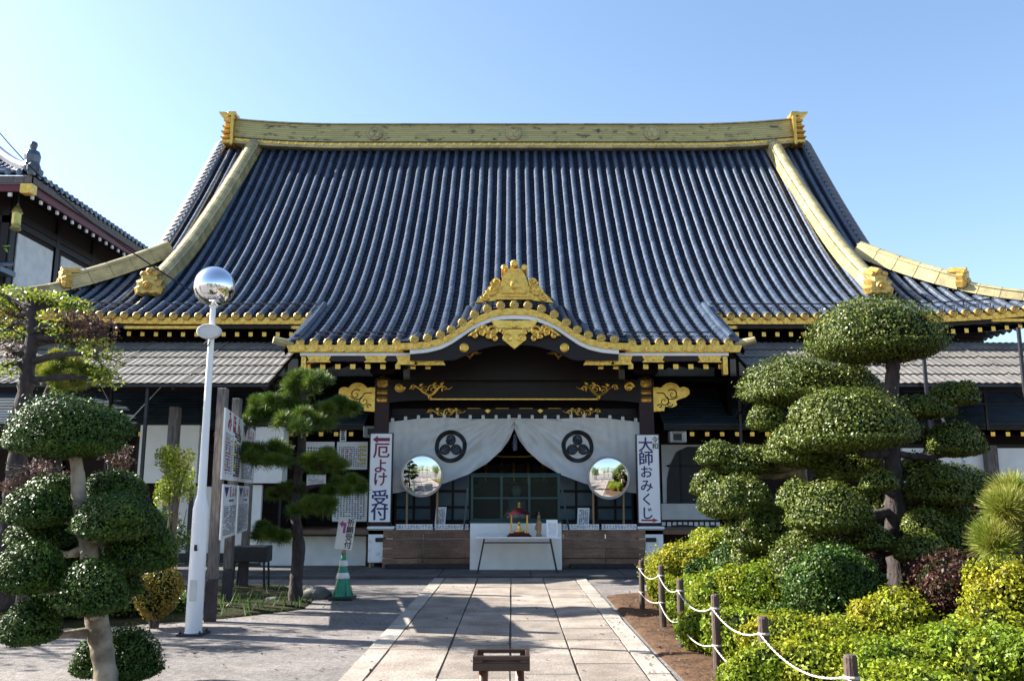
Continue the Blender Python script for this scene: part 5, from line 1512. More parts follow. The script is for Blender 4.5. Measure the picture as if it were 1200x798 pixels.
# ---- lean-to canopies of corrugated sheet on dark posts
def canopy(sgn, xa, xb, label, posts):
    yt, yb, ztp, zbt = 20.6, 17.8, 5.18, 3.84
    t = thing('lean_to_canopy', label, 'canopy', (HX + sgn * (xa + xb) / 2, yb, 0), 'corrugated canopies beside the porch')
    mb = MB(); ns = 5
    for i in range(ns):
        t0, t1 = i / ns, (i + 1) / ns + .02
        nx = int((xb - xa) / .038)
        rows = [[], []]
        for k in range(nx + 1):
            x = xa + (xb - xa) * k / nx
            h = .010 * math.sin(k * math.pi / 2) + .02 * (ns - i) * .0
            for rI, tt in ((0, t0), (1, t1)):
                rows[rI].append((HX + sgn * (x + .00), yb + (yt - yb) * tt, zbt + (ztp - zbt) * tt + h + (.03 if rI == 0 else .0) + .0))
        mb.grid(rows, 0)
        mb.grid([rows[0], [(q[0], q[1] + .005, q[2] - .02) for q in rows[0]]], 1)
        for k in range(1, int((xb - xa) / 1.8) + 1):
            x = xa + k * 1.8
            mb.bar((HX + sgn * x, yb + (yt - yb) * t0, zbt + (ztp - zbt) * t0 + .06), (HX + sgn * x, yb + (yt - yb) * t1, zbt + (ztp - zbt) * t1 + .02), .03, .012, 0)
    mb.build('corrugated_sheets', ['sheet', 'dark_metal'], t)
    mb = MB()
    for tt in (.02, .25, .5, .75, .98):
        mb.bar((HX + sgn * xa, yb + (yt - yb) * tt, zbt + (ztp - zbt) * tt - .05), (HX + sgn * xb, yb + (yt - yb) * tt, zbt + (ztp - zbt) * tt - .05), .05, .05)
    for x in np.arange(xa + .05, xb, 1.9):
        mb.bar((HX + sgn * x, yb, zbt - .09), (HX + sgn * x, yt, ztp - .09), .05, .06)
    mb.build('frame', 'dark_metal', t)
    for (x, y) in posts:
        zz = zbt + (ztp - zbt) * (y - yb) / (yt - yb) - .12
        zf = 3.26 + 1.12 * max(0, (y - 20.75) / 1.75) if y > 20.75 else 0
        if sgn > 0 and y == 18.0: y, zz = 17.70, 5.0   # scaffold poles standing in front of the sheet
        q = MB(); q.bar((HX + sgn * x, y, zf), (HX + sgn * x, y, zz), .06, .06); q.build('post', 'dark_metal', t)
    for (x, y) in posts[::2]:
        for e0, e1 in (((x, 20.85, 3.4), (x, yb + .5, zbt + .1)), ((x, 20.9, 3.45), (x + .55, 20.2, 4.85))):
            q = MB(); q.bar((HX + sgn * e0[0], e0[1], e0[2]), (HX + sgn * e1[0], e1[1], e1[2]), .035, .035); q.build('brace', 'dark_metal', t)
canopy(-1, 5.06, 15.4, 'corrugated sheet canopy left of the porch, behind the lamp post', [(5.4, 20.5), (7.6, 18.0), (9.5, 20.5), (11.4, 18.0)])
canopy(1, 5.08, 15.4, 'corrugated sheet canopy right of the porch, behind the big clipped tree', [(5.3, 20.5), (6.6, 20.5), (8.4, 18.0), (10.4, 18.0)])
# railing and mesh on the right pent roof
t = thing('roof_railing', 'dark scaffold railing with wire mesh on the lower right roof', 'railing', (HX + 10.5, 20.7, 3.3))
mb = MB()
for z in (3.72, 4.02): mb.bar((8.6, 20.6, z), (13, 20.6, z), .045, .045)
for x in (8.6, 9.9, 11.2, 12.5): mb.bar((x, 20.6, 3.1), (x, 20.6, 4.1), .05, .05)
mb.bar((9.2, 20.6, 3.65), (11.0, 20.6, 4.05), .04, .04); mb.bar((11.9, 20.6, 4.0), (12.6, 20.6, 3.5), .04, .04)
mb.build('rails', 'dark_metal', t)
mb = MB()
for k in range(60): mb.bar((8.65 + k * .07, 20.62, 3.72), (8.65 + k * .07 + .3, 20.62, 4.02), .006, .006); mb.bar((8.95 + k * .07, 20.62, 3.72), (8.65 + k * .07, 20.62, 4.02), .006, .006)
mb.build('mesh', 'dark_metal', t)
t = thing('slanting_pole', 'pale metal pole slanting down behind the big clipped tree', 'pole', (9.4, 19.0, 0))
mb = MB(); mb.tube([P(1098, 478, 19.2), P(1165, 612, 17.8)], .03, 8); mb.build('pole', 'speaker_grey', t)
# ================================================================ SIDE BUILDING AND FORECOURT THINGS
BX = -18.2
def bP(px, py):                                    # pixel on the plane of the side building's eave line, x = BX
    t = (px - 600) / FPX
    # solve Y for x = BX
    e = math.tan(elev(py))
    Y = BX / (t * (math.cos(PITCH) + e * math.sin(PITCH)))
    return Vector((BX, Y, EYE + Y * e))
c0 = bP(38, 208); c1 = bP(176, 304)
t = thing('side_building', 'dark timber building with white panels and maroon eaves beyond the left hip', 'building', (BX - 4, 40, 0))
ze = c0.z; ya, yb = c0.y, c1.y + 3
mb = MB(); WX = BX - 1.6
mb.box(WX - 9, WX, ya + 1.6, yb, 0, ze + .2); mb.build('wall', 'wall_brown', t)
mb = MB()
for yy in (ya + 1.7, ya + 5.1, ya + 8.3, ya + 11.4): mb.box(WX, WX + .08, yy - .16, yy + .16, 0, ze)
for z in (ze - .9, ze - 1.2, ze - 4.6): mb.box(WX, WX + .07, ya + 1.6, yb, z - .13, z + .13)
mb.box(WX - 9, WX, ya + 1.5, ya + 1.6, ze - 1.3, ze - 1.0); mb.box(WX - .3, WX, ya + 1.5, ya + 1.6, 0, ze); mb.box(WX - 3.3, WX - 3.0, ya + 1.5, ya + 1.6, 0, ze)
mb.build('timber_frame', 'timber', t)
for y0, y1 in ((ya + 2.1, ya + 4.8), (ya + 5.5, ya + 8.0), (ya + 8.7, ya + 11.2)):
    mb = MB(); mb.box(WX, WX + .05, y0, y1, ze - 4.3, ze - 1.55); mb.build('plaster_panel', 'plaster', t)
mb = MB(); mb.box(WX - 2.9, WX - .4, ya + 1.54, ya + 1.6, ze - 3.0, ze - 1.6); mb.build('plaster_panel', 'plaster', t)
mb = MB(); mb.box(WX - 5, WX + .4, ya + .6, ya + 1.6, ze - 3.5, ze - 3.3)
for k in range(14): mb.tube([(WX - 5 + k * .4, ya + .5, ze - 3.28), (WX - 5 + k * .4, ya + 1.6, ze - 2.95)], .09, 7)
mb.build('lower_eave', 'tile', t)
mb = MB(); mb.box(WX - 5, WX - .3, ya + 1.5, ya + 1.58, ze - 6, ze - 3.7)
for k in range(24): mb.box(WX - 4.9 + k * .2, WX - 4.84 + k * .2, ya + 1.44, ya + 1.5, ze - 6, ze - 3.7)
mb.build('lattice_window', 'ink_black', t)
# main roof: slope down to the eave, fascia, rafters, tile rows
mb = MB()
rid = BX - 5.5; zr = ze + 3.6
def bz_(s): return ze + .15 + (zr - ze) * (s ** 1.25)
rowsx = []
for yy in np.arange(ya, yb + 1, .42):
    smax = min(1.0, (yy - ya) / 5.5 + .02)
    mb.tube([(BX - 5.5 * s, yy, bz_(s) + .06) for s in np.linspace(0, smax, 6)], .12, 7, 0)
mb.grid([[(BX - 5.5 * s, max(ya + 5.5 * s, ya), bz_(s)) for s in np.linspace(0, 1, 7)], [(BX - 5.5 * s, yb + 1, bz_(s)) for s in np.linspace(0, 1, 7)]], 1)
mb.grid([[(BX - 5.5 * s, ya + 5.5 * s, bz_(s)) for s in np.linspace(0, 1, 7)], [(BX - 11 + 5.5 * s, ya + 5.5 * s, bz_(s)) for s in np.linspace(0, 1, 7)]], 1)
for xx in np.arange(BX - 11, BX, .42):
    smax = min(1.0, min(BX - xx, xx - BX + 11) / 5.5)
    mb.tube([(xx, ya + 5.5 * s, bz_(s) + .06) for s in np.linspace(0, smax, 5)], .12, 7, 0)
rb = mb.build('roof', ['tile', 'pan'], t)
mb = MB()
repeat('eave_tile_end', lambda m_: m_.lathe((0, 0, 0), [(.13, -.05), (.13, .02), (.02, .04)], 10, 0, 'x'), [(BX + .03, yy, ze + .21) for yy in np.arange(ya, yb, .42)], 'tile', t)
repeat('front_tile_end', lambda m_: m_.lathe((0, 0, 0), [(.13, .05), (.13, -.02), (.02, -.04)], 10, 0, 'y'), [(xx, ya - .03, ze + .21) for xx in np.arange(BX - 11, BX, .42)], 'tile', t)
mb.tube([(BX - 5.5 * s, ya + 5.5 * s, bz_(s) + .22) for s in np.linspace(0, 1, 8)], [.22] * 8, 8)
mb.build('hip_ridge', 'tile', rb)
mb = MB(); mb.box(BX - .12, BX - .02, ya, yb, ze - .20, ze + .06, 0); mb.box(BX - 11, BX - .02, ya + .02, ya + .12, ze - .20, ze + .06, 0); mb.build('eave_board', 'old_wood', t)
mb = MB(); mb.box(BX - .22, BX - .13, ya + .1, yb, ze - .50, ze - .215, 0); mb.box(BX - 11, BX - .14, ya + .13, ya + .22, ze - .50, ze - .215, 0); mb.build('maroon_fascia', 'maroon', t)
mb = MB(); mb.quad((BX - .1, ya + .1, ze - .2), (BX - .1, yb, ze - .2), (WX, yb, ze - .05), (WX, ya + 1.6, ze - .05)); mb.quad((BX - .1, ya + .1, ze - .21), (BX - 11, ya + .1, ze - .21), (BX - 11, ya + 1.6, ze - .05), (WX, ya + 1.6, ze - .06)); mb.build('soffit', 'soffit', t)
repeat('rafter_end_cap', lambda m_: m_.box(-.035, .035, -.07, .07, -.07, .07), [(BX - .27, yy, ze - .59) for yy in np.arange(ya + .6, yb, .62)], 'white_paint', t)
repeat('front_rafter_cap', lambda m_: m_.box(-.07, .07, -.035, .035, -.07, .07), [(xx, ya + .27, ze - .59) for xx in np.arange(BX - 9, BX - .8, .62)], 'white_paint', t)
mb = MB(); mb.box(BX - .42, BX + .02, ya - .02, ya + .35, ze - .62, ze - .22, 0, .03); mb.build('corner_cap', 'gold', t)
mb = MB(); q = Vector((BX - .25, ya + .3, ze + .35))
mb.lathe(q, [(.30, 0), (.34, .15), (.27, .35), (.30, .62), (.24, .80), (.10, .88), (.12, .94), (.15, 1.06), (.13, 1.16), (.03, 1.22)], 14)
mb.box(q.x - .1, q.x + .32, q.y - .3, q.y + .3, q.z - .1, q.z + .15, 0, .04); mb.build('corner_finial', 'tile', t)
lc = Vector((WX + .2, ya + 1.0, ze - 1.5))
l_ = bP(21, 236)
lp = thing('hanging_lantern', 'old brass lantern hanging under the eave of the side building', 'lantern', (BX - .9, ya + .8, ze - .55))
lx, ly = BX - .85, ya + .7
mb = MB(); mb.lathe((lx, ly, ze - 2.0), [(.08, .1), (.21, .18), (.17, .28), (.15, .34), (.17, .38), (.17, .80), (.21, .84), (.15, .98), (.06, 1.10), (.03, 1.2)], 8); mb.build('body', 'brass', lp)
mb = MB(); mb.tube([(lx, ly, ze - .85), (lx, ly, ze - .3)], .025, 6); mb.build('chain', 'dark_metal', lp)

# ---- lamp post with mirrored globe
b = G(226.5, 742)
top = P(250, 361, b.y)
H = top.z
t = thing('lamp_post', 'slim white lamp post with a mirrored globe and an oval plate', 'street lamp', (b.x, b.y, 0))
zs = P(240, 596, b.y).z
mb = MB()
mb.lathe((b.x, b.y, 0), [(.105, 0), (.105, .02), (.098, .025), (.093, zs - .1), (.093, zs), (.055, zs + .16), (.052, zs + .2), (.034, H - .02), (.034, H)], 14); 
po = mb.build('pole', 'lamp_white', t, smooth=False)
for p_ in po.data.polygons: p_.use_smooth = True
po.data.set_sharp_from_angle(angle=R(40))
mb = MB(); mb.box(b.x - .016, b.x + .016, b.y - .103, b.y - .094, .95, 1.02, 0, .002); mb.box(b.x - .004, b.x + .024, b.y - .104, b.y - .099, .955, .975); mb.build('bolt_plate', 'dark_metal', t)
mb = MB(); mb.box(b.x - .15, b.x + .15, b.y - .15, b.y + .15, -.01, .012, 0, .003)
for sx in (-.115, .115):
    for sy in (-.115, .115): mb.lathe((b.x + sx, b.y + sy, .012), [(.016, 0), (.016, .018), (.008, .02), (.008, .035)], 6)
mb.build('base_plate', 'dark_metal', t)
mb = MB(); mb.box(b.x - .04, b.x + .04, b.y - .104, b.y - .092, .38, .62, 0, .004); mb.box(b.x - .008, b.x + .008, b.y - .108, b.y - .104, .58, .60); mb.build('hatch', 'speaker_grey', t)
zc = P(250, 336, b.y).z; rg = S(23.8, b.y * 1.03)
mb = MB(); mb.lathe((b.x, b.y, H), [(.036, 0), (.05, .02), (.055, .05), (.115, .085), (.125, .105), (.10, .11)], 18); mb.build('neck', 'lamp_white', t)
mb = MB()
pr_ = [(max(.001, rg * math.sin(a)), rg * -math.cos(a)) for a in np.linspace(.0, math.pi, 25)]
mb.lathe((b.x, b.y, zc), pr_, 36); mb.build('globe', 'chrome', t, smooth=True)
zo = P(245, 390, b.y).z
mb = MB(); rows = []
for (s_, dy) in ((1, .0), (1.0, -.05), (.93, -.065), (.80, -.065), (.78, -.055), (.02, -.055)):
    rows.append([(b.x + .15 * s_ * math.cos(a), b.y - .06 + dy, zo + .095 * s_ * math.sin(a)) for a in np.linspace(0, 6.2832, 33)])
mb.grid(rows); mb.grid([[(b.x + .15 * math.cos(a), b.y - .06, zo + .095 * math.sin(a)) for a in np.linspace(0, 6.2832, 33)], [(b.x + .04 * math.cos(a), b.y - .03, zo + .03 * math.sin(a)) for a in np.linspace(0, 6.2832, 33)]])
mb.build('oval_plate', 'speaker_grey', t)
mb = MB(); mb.tube([(b.x - .02, b.y - .05, zo - .1), (b.x - .07, b.y - .05, zo - .15), (b.x - .02, b.y - .05, zo - .18), (b.x, b.y - .04, zo - .12)], .008, 5); mb.build('wire_loop', 'dark_metal', t)
t = thing('overhead_cable', 'thin dark cable running from the lamp globe up to the left', 'cable', (b.x, b.y, H))
mb = MB(); q0, q1 = Vector((b.x - .02, b.y, H + .05)), P(-40, 108, 16.0)
mb.tube([q0 + (q1 - q0) * k / 12 - Vector((0, 0, .35 * math.sin(math.pi * k / 12))) for k in range(13)], .010, 5); mb.build('wire', 'cable', t)
for k, (pa, pb_, ya_, yb_, lab) in enumerate((((126, 520), (190, 452), 17.5, 19.2, 'thin pale guy wire left of the broad white screen'),)):
    t = thing('guy_wire', lab, 'wire', tuple(P(*pa, ya_)))
    mb = MB(); mb.tube([P(*pa, ya_), P(*pb_, yb_)], .012, 5); mb.build('wire', 'speaker_grey', t)

# ---- wooden notice posts with printed boards
pb = [G(246, 727), G(265, 709), G(285, 690)]
t = thing('notice_posts', 'three weathered posts carrying four printed notice boards beside the lamp post', 'notice board', (pb[1].x, pb[1].y, 0))
tops = [P(254, 455, pb[0].y).z, P(272, 467, pb[1].y).z, P(288, 470, pb[2].y).z]
for q, z in zip(pb, tops):
    mb = MB(); mb.box(q.x - .058, q.x + .058, q.y - .065, q.y + .065, .52, z, 0, .008); po = mb.build('post', 'old_wood', t)
    mb = MB(); mb.box(q.x - .060, q.x + .060, q.y - .067, q.y + .067, -.02, .519, 0, .008); mb.build('post_foot', 'foot_wood', po)
d01 = (pb[1] - pb[0])
def along(tt): 
    q = pb[0] + d01 * tt
    return Vector((q.x, q.y, 0))
ux = d01.normalized(); nr = Vector((ux.y, -ux.x, 0)); off = nr * .085
def nboard(t0, t1, z0, z1):
    a, c = along(t0) + off, along(t1) + off
    mb = MB(); mb.hexa([a + Vector((0, 0, z0)), a + nr * .022 + Vector((0, 0, z0)), c + nr * .022 + Vector((0, 0, z0)), c + Vector((0, 0, z0)), a + Vector((0, 0, z1)), a + nr * .022 + Vector((0, 0, z1)), c + nr * .022 + Vector((0, 0, z1)), c + Vector((0, 0, z1))])
    o = mb.build('board', 'sign_white', t)
    L = (c - a).length
    return o, a + nr * .026, L
def at(a, u, z): return a + ux * u + Vector((0, 0, z))
o, a, L = nboard(-.28, .94, 1.80, 2.72); o['label'] = 'board headed みほん in red'
for i, ch in enumerate('みほん'): lettering(ch, .30, at(a, L * (.24 + .27 * i), 2.56), o, 'ink_red', ux=ux, heavy=.02, sx=1.25)
mb = MB(); marks(mb, at(a, .12, 1.88), ux, (0, 0, 1), nr, .85, .55, 5, 9, 0, .5); mb.build('small_lettering', 'ink_grey', o)
mb = MB(); marks(mb, at(a, .22, 1.92), ux, (0, 0, 1), nr, .5, .45, 2, 6, 0, .5, .005); mb.build('red_lettering', 'ink_red', o)
mb = MB(); marks(mb, at(a, 1.12, 1.86), ux, (0, 0, 1), nr, .75, .62, 2, 10, 0, .8); mb.build('small_lettering', 'ink_black', o)
mb = MB()
for z in (1.98, 2.14, 2.28): mb.hexa([at(a, 1.05, z), at(a, 1.25, z), at(a, 1.25, z) + nr * .004, at(a, 1.05, z) + nr * .004, at(a, 1.05, z + .05), at(a, 1.25, z + .05), at(a, 1.25, z + .05) + nr * .004, at(a, 1.05, z + .05) + nr * .004])
mb.build('yellow_tags', 'ink_yellow', o)
def fort(o, a, L, z0, z1, k):
    h = z1 - z0
    mb = MB(); q = [at(a, L * .05, z1 - .05 * h), at(a, L * .36, z1 - .05 * h), at(a, L * .205, z1 - .24 * h)]
    mb.add(q, [[0, 1, 2]] if k else [[0, 1, 2]]); mb.build('blue_triangle', 'ink_blue', o)
    for i, ch in enumerate('厄よけ'): lettering(ch, .17 * (L / 1.7), at(a, L * (.47 + .18 * i), z1 - .15 * h), o, 'ink_red', ux=ux, heavy=.02, sx=1.15)
    mb = MB(); marks(mb, at(a, L * .10, z0 + .06 * h), ux, (0, 0, 1), nr, L * .82, h * .56, 6, 9, 0, .62); mb.build('small_lettering', 'ink_grey', o)
    mb = MB(); marks(mb, at(a, L * .40, z1 - .32 * h), ux, (0, 0, 1), nr, L * .4, h * .05, 3, 1, 0, .8); mb.build('small_lettering', 'ink_blue', o)
o, a, L = nboard(.96, 2.15, 1.80, 2.70); fort(o, a, L, 1.80, 2.70, 1); o['label'] = 'upper board with a blue triangle'
o, a, L = nboard(-.15, .82, 1.03, 1.74); fort(o, a, L, 1.03, 1.74, 1); o['label'] = 'lower board on the nearest post'
o, a, L = nboard(.90, 1.85, 1.03, 1.74); fort(o, a, L, 1.03, 1.74, 1); o['label'] = 'lower board on the middle post'

# ---- traffic cone with a small sign
c = G(401, 701)
t = thing('traffic_cone', 'green traffic cone with two white bands and a black base', 'traffic cone', (c.x, c.y, 0))
mb = MB(); mb.box(c.x - .195, c.x + .195, c.y - .195, c.y + .195, -.01, .035, 0, .015); mb.build('base', 'rubber', t)
mb = MB(); mb.lathe((c.x, c.y, .036), [(.165, 0), (.16, .015), (.135, .06), (.036, .62), (.034, .66), (.02, .665)], 24)
for k in range(0, 5):
    a = k * 1.31; mb.tube([(c.x + .16 * math.cos(a), c.y + .16 * math.sin(a), .05), (c.x + .115 * math.cos(a + .2), c.y + .115 * math.sin(a + .2), .26)], [.012, .004], 6)
mb.build('body', 'cone_green', t, smooth=True)
def crad(z): return .135 + (.036 - .135) * (z - .06) / .56
for z0, z1 in ((.27, .36), (.46, .55)):
    mb = MB(); mb.lathe((c.x, c.y, .036), [(crad(z0) + .006, z0), (crad(z0) + .014, z0 + .01), (crad(z1) + .008, z1 - .01), (crad(z1) + .003, z1)], 24); mb.build('reflective_band', 'tape_white', t, smooth=True)
mb = MB(); mb.lathe((c.x, c.y, .69), [(.036, 0), (.04, .02), (.036, .05)], 14); mb.build('neck_tape', 'figure_wood', t)
tl = R(-7)
uxs, uys = Vector((math.cos(tl), 0, math.sin(tl))), Vector((-math.sin(tl), 0, math.cos(tl)))
sc_ = Vector((c.x + .02, c.y - .02, 1.0))
t = thing('direction_sign', 'small tilted white sign with a magenta arrow fixed on top of the green cone', 'sign', (c.x, c.y, .74))
w_, h_ = .275, .50
mb = MB(); V4 = [sc_ + uxs * a + uys * b_ + Vector((0, d_, 0)) for b_ in (-h_ / 2, h_ / 2) for (a, d_) in ((-w_ / 2, 0), (w_ / 2, 0), (w_ / 2, .015), (-w_ / 2, .015))]
mb.hexa(V4); mb.build('panel', 'sign_white', t)
mb = MB(); mb.tube([(c.x, c.y + .01, .70), (c.x + .015, c.y + .005, .95)], .014, 8); mb.build('stick', 'bamboo', t)
for i, ch in enumerate('祈願受付'): lettering(ch, .118, sc_ + uxs * .065 + uys * (.175 - .118 * i) + Vector((0, -.004, 0)), t, 'ink_black', ux=uxs, uy=uys, heavy=.02)
mb = MB(); A = lambda a, b_: sc_ + uxs * a + uys * b_ + Vector((0, -.003, 0))
mb.add([A(-.115, .14), (A(-.06, .20)), A(-.06, .165), A(-.005, .165), A(-.005, .0), A(-.045, .0), A(-.045, .115), A(-.06, .115), A(-.06, .08)], [[0, 8, 7, 6, 5, 4, 3, 2, 1]])
mb.build('arrow', 'ink_pink', t)

# ---- wooden stand on the path in the foreground
zt = .772
yf_, yr_ = (zt - EYE) / math.tan(elev(768.5)), (zt - EYE) / math.tan(elev(759.5))
xl, xr = P(554, 770, yf_).x, P(621, 770, yf_).x
t = thing('wooden_stand', 'dark open-framed wooden stand on splayed brown legs in the middle of the path', 'stand', ((xl + xr) / 2, (yf_ + yr_) / 2, .012))
mb = MB()
th = .022
for z0, z1 in ((zt - .02, zt), (zt - .075, zt - .035)):
    mb.box(xl, xr, yf_, yf_ + th, z0, z1, 0, .003); mb.box(xl, xr, yr_ - th, yr_, z0, z1, 0, .003)
    mb.box(xl, xl + th, yf_ + th, yr_ - th, z0 + .001, z1 - .001, 0, .003); mb.box(xr - th, xr, yf_ + th, yr_ - th, z0 + .001, z1 - .001, 0, .003)
for x in (xl, xr - .05):
    mb.box(x, x + .05, yf_ + .001, yf_ + th - .001, zt - .035, zt - .02); mb.box(x, x + .05, yr_ - th + .001, yr_ - .001, zt - .035, zt - .02)
mb.build('top_frame', 'stand_dark', t)
for sx in (0, 1):
    for yy, dy in ((yf_ + .035, -.05), (yr_ - .035, .05)):
        x = xl + .055 if sx == 0 else xr - .055
        mb = MB(); mb.tube([(x, yy, zt - .076), (x + (-.03 if sx == 0 else .03), yy + dy, .012)], [.024, .027], 10); mb.build('leg', 'stand_wood', t, smooth=True)
mb = MB(); mb.bar((xl + .03, (yf_ + yr_) / 2, .3), (xr - .03, (yf_ + yr_) / 2, .3), .02, .03); mb.build('stretcher', 'stand_wood', t)

# ---- rope fence along the planting bed
FP = [(751.5, 656, 12.8), (774.5, 662, 11.06), (796.8, 678, 9.68), (837.7, 696, 8.17), (893.8, 722, 6.72), (996, 766.5, 5.15)]
where = ['farthest fence post, by the white cabinet', 'second farthest fence post of the rope fence', 'third farthest fence post of the rope fence', 'fence post beside the light green hedge, third nearest', 'second nearest fence post of the rope fence', 'nearest fence post, at the bottom edge of the photo']
tp = []
for (x, y, Y), w_ in zip(FP, where):
    q = P(x, y, Y); tp.append(q)
    t = thing('fence_post', 'dark round wooden ' + w_, 'fence post', (q.x, Y, 0), 'posts of the rope fence')
    mb = MB(); le = random.uniform(-.012, .012)
    mb.tube([(q.x + le, Y, -.05), (q.x, Y, q.z * .5), (q.x, Y, q.z - .015), (q.x, Y, q.z)], [.040, .040, .038, .030], 12); mb.build('post', 'post_wood', t, smooth=False)
    repeat('rope_wrap', lambda m_: m_.lathe((0, 0, 0), [(.044, 0), (.048, .009), (.044, .018)], 12), [(q.x, Y, z) for z in (q.z - .13, q.z - .45)], 'rope', t)
t = thing('fence_rope', 'two white ropes sagging between the dark fence posts', 'rope', (tp[2].x, tp[2].y, .5))
q_last = Vector((tp[-1].x, 3.2, tp[-1].z))
for dz, sag in ((.12, .10), (.44, .07)):
    mb = MB(); tw = 0
    pl = tp + [q_last]
    for i in range(len(pl) - 1):
        p0, p1 = pl[i] - Vector((.03, 0, dz)), pl[i + 1] - Vector((.03, 0, dz))
        sg = sag * random.uniform(.75, 1.25); N = int((p1 - p0).length / .022)
        for ply in (0, math.pi):
            mb.tube([p0 + (p1 - p0) * k / N + Vector((math.cos(k * 1.1 + ply) * .0035, 0, math.sin(k * 1.1 + ply) * .0035 - sg * 4 * (k / N) * (1 - k / N))) for k in range(N + 1)], .0045, 5)
    mb.build('strand', 'rope', t)

# ---- stones at the foot of the pine
for (px, py, rx, lab) in ((371, 700, .22, 'smooth grey stone lying right of the pine trunk'), (318, 706, .10, 'small grey stone lying left of the pine trunk')):
    c = G(px, py); mb = MB(); f = bump_fn(RNG, .12)
    rows = []
    for ph in np.linspace(.02, math.pi - .02, 12):
        th_ = np.linspace(0, 2 * math.pi, 21); dd = np.stack([np.cos(th_) * math.sin(ph), np.sin(th_) * math.sin(ph), np.full(21, math.cos(ph))], -1)
        k = f(dd); k[-1] = k[0]
        rows.append([(c.x + d[0] * rx * kk * 1.2, c.y + d[1] * rx * kk, .03 + d[2] * rx * kk * .62) for d, kk in zip(dd, k)])
    mb.grid(rows); o = mb.build('stone', 'rock', None, smooth=True, base=(c.x, c.y, 0)); tag(o, lab, 'stone', 'stones by the pine')
# ================================================================ TREES AND SHRUBS
def near(path, q, lo=.15, hi=1.0):
    """nearest point on a trunk path"""
    L = len(path); return min((path[i] for i in range(int(L * lo), max(int(L * hi), 1))), key=lambda a: (a - q).length + max(0, a.z - q.z) * 1.5)

def cloud_tree(name, label, cat, trunk, r0, r1, pads, leaf, size, bark, group=None, dens=1.0, depth=.9, flat=.5, lumps=2, amp=.08, wob=.10):
    """trunk: list of (px,py,Y); pads: (px,py,rx,ry,Y)"""
    tp = [P(*q) for q in trunk]
    t = thing(name, label, cat, (tp[0].x, tp[0].y, 0), group)
    path = smooth_path(tp, 8)
    mb = MB(); limb(mb, tp, r0, r1, 12, 8, wob)
    ends = []
    for (px, py, rx, ry, Y) in pads:
        c = P(px, py, Y); ax, az = S(rx, Y) * .93, S(ry, Y) * .95
        zc = c.z - az * .48
        az_ = az * 1.48
        q = Vector((c.x, c.y, zc - az_ * .12))
        s = near(path, q)
        mid = (s + q) / 2 + Vector((random.uniform(-.05, .05), random.uniform(-.05, .05), -.10 * (s - q).length + random.uniform(-.03, .05)))
        rr = min(r0 * .42, .02 + .05 * ax + .02 * (s - q).length)
        limb(mb, [s, mid, q], rr, rr * .5, 7, 6, .15)
        for k in range(3):
            a = random.uniform(0, 6.28)
            e = Vector((c.x + math.cos(a) * ax * .6, c.y + math.sin(a) * ax * .5, zc + az_ * .1))
            limb(mb, [mid * .4 + q * .6, (q + e) / 2 + Vector((0, 0, -.02)), e], rr * .55, rr * .22, 5, 4, .15)
        ends.append((c.x, c.y, zc, ax, az_))
    mb.build('trunk', bark, t, smooth=True)
    for (x, y, z, ax, az) in ends:
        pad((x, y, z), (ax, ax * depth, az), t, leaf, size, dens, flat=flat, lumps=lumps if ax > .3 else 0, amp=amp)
    return t

# clipped tree in the left foreground
cloud_tree('clipped_tree', 'clipped tree in the left foreground with round dark green cushions on a pale mottled trunk', 'tree',
    [(128, 850, 7.6), (124, 790, 7.6), (113, 725, 7.65), (106, 690, 7.7), (104, 640, 7.7), (93, 585, 7.7), (90, 545, 7.7), (80, 505, 7.7)], .105, .045,
    [(75, 500, 70, 41, 7.7), (44, 592, 42, 27, 7.6), (50, 624, 44, 20, 7.9), (134, 604, 52, 31, 7.5), (166, 640, 44, 32, 7.9), (37, 664, 43, 33, 7.3), (109, 688, 44, 34, 7.25), (36, 728, 37, 28, 7.3), (150, 766, 40, 31, 7.9), (110, 770, 26, 24, 8.0), (135, 570, 40, 20, 8.1), (142, 676, 27, 26, 8.1), (62, 572, 34, 18, 8.0), (80, 650, 46, 26, 8.2), (170, 610, 26, 18, 8.2)],
    'box_leaf', .026, 'bark_pale', dens=1.3, amp=.05, lumps=2, flat=.33)

# big clipped tree right, and the paler one left of it
cloud_tree('clipped_tree', 'tall clipped tree right of the path, thick dark trunk and a wide dome on top', 'tree',
    [(1055, 760, 10.6), (1055, 700, 10.6), (1052, 640, 10.6), (1048, 585, 10.6), (1043, 530, 10.7), (1042, 480, 10.7), (1046, 440, 10.7), (1046, 405, 10.7)], .155, .075,
    [(1025, 386, 86, 45, 10.7), (993, 492, 76, 44, 10.2), (1117, 461, 31, 17, 10.9), (1078, 477, 42, 16, 10.9), (1118, 515, 37, 24, 10.8), (1112, 568, 58, 27, 10.5), (1116, 628, 47, 32, 10.4), (1035, 588, 36, 24, 10.9), (970, 594, 52, 34, 10.0), (935, 581, 28, 20, 10.2), (1000, 545, 46, 22, 11.2), (1080, 548, 30, 20, 11.2), (1070, 590, 30, 22, 11.0), (1085, 610, 30, 20, 10.3), (1100, 590, 40, 20, 11.2), (1060, 500, 24, 14, 11.1), (1030, 562, 26, 15, 10.0), (1078, 642, 34, 18, 10.0), (1018, 628, 30, 18, 10.2)],
    'box_leaf_olive', .034, 'bark_dark', dens=1.15, amp=.07, lumps=2, flat=.30)
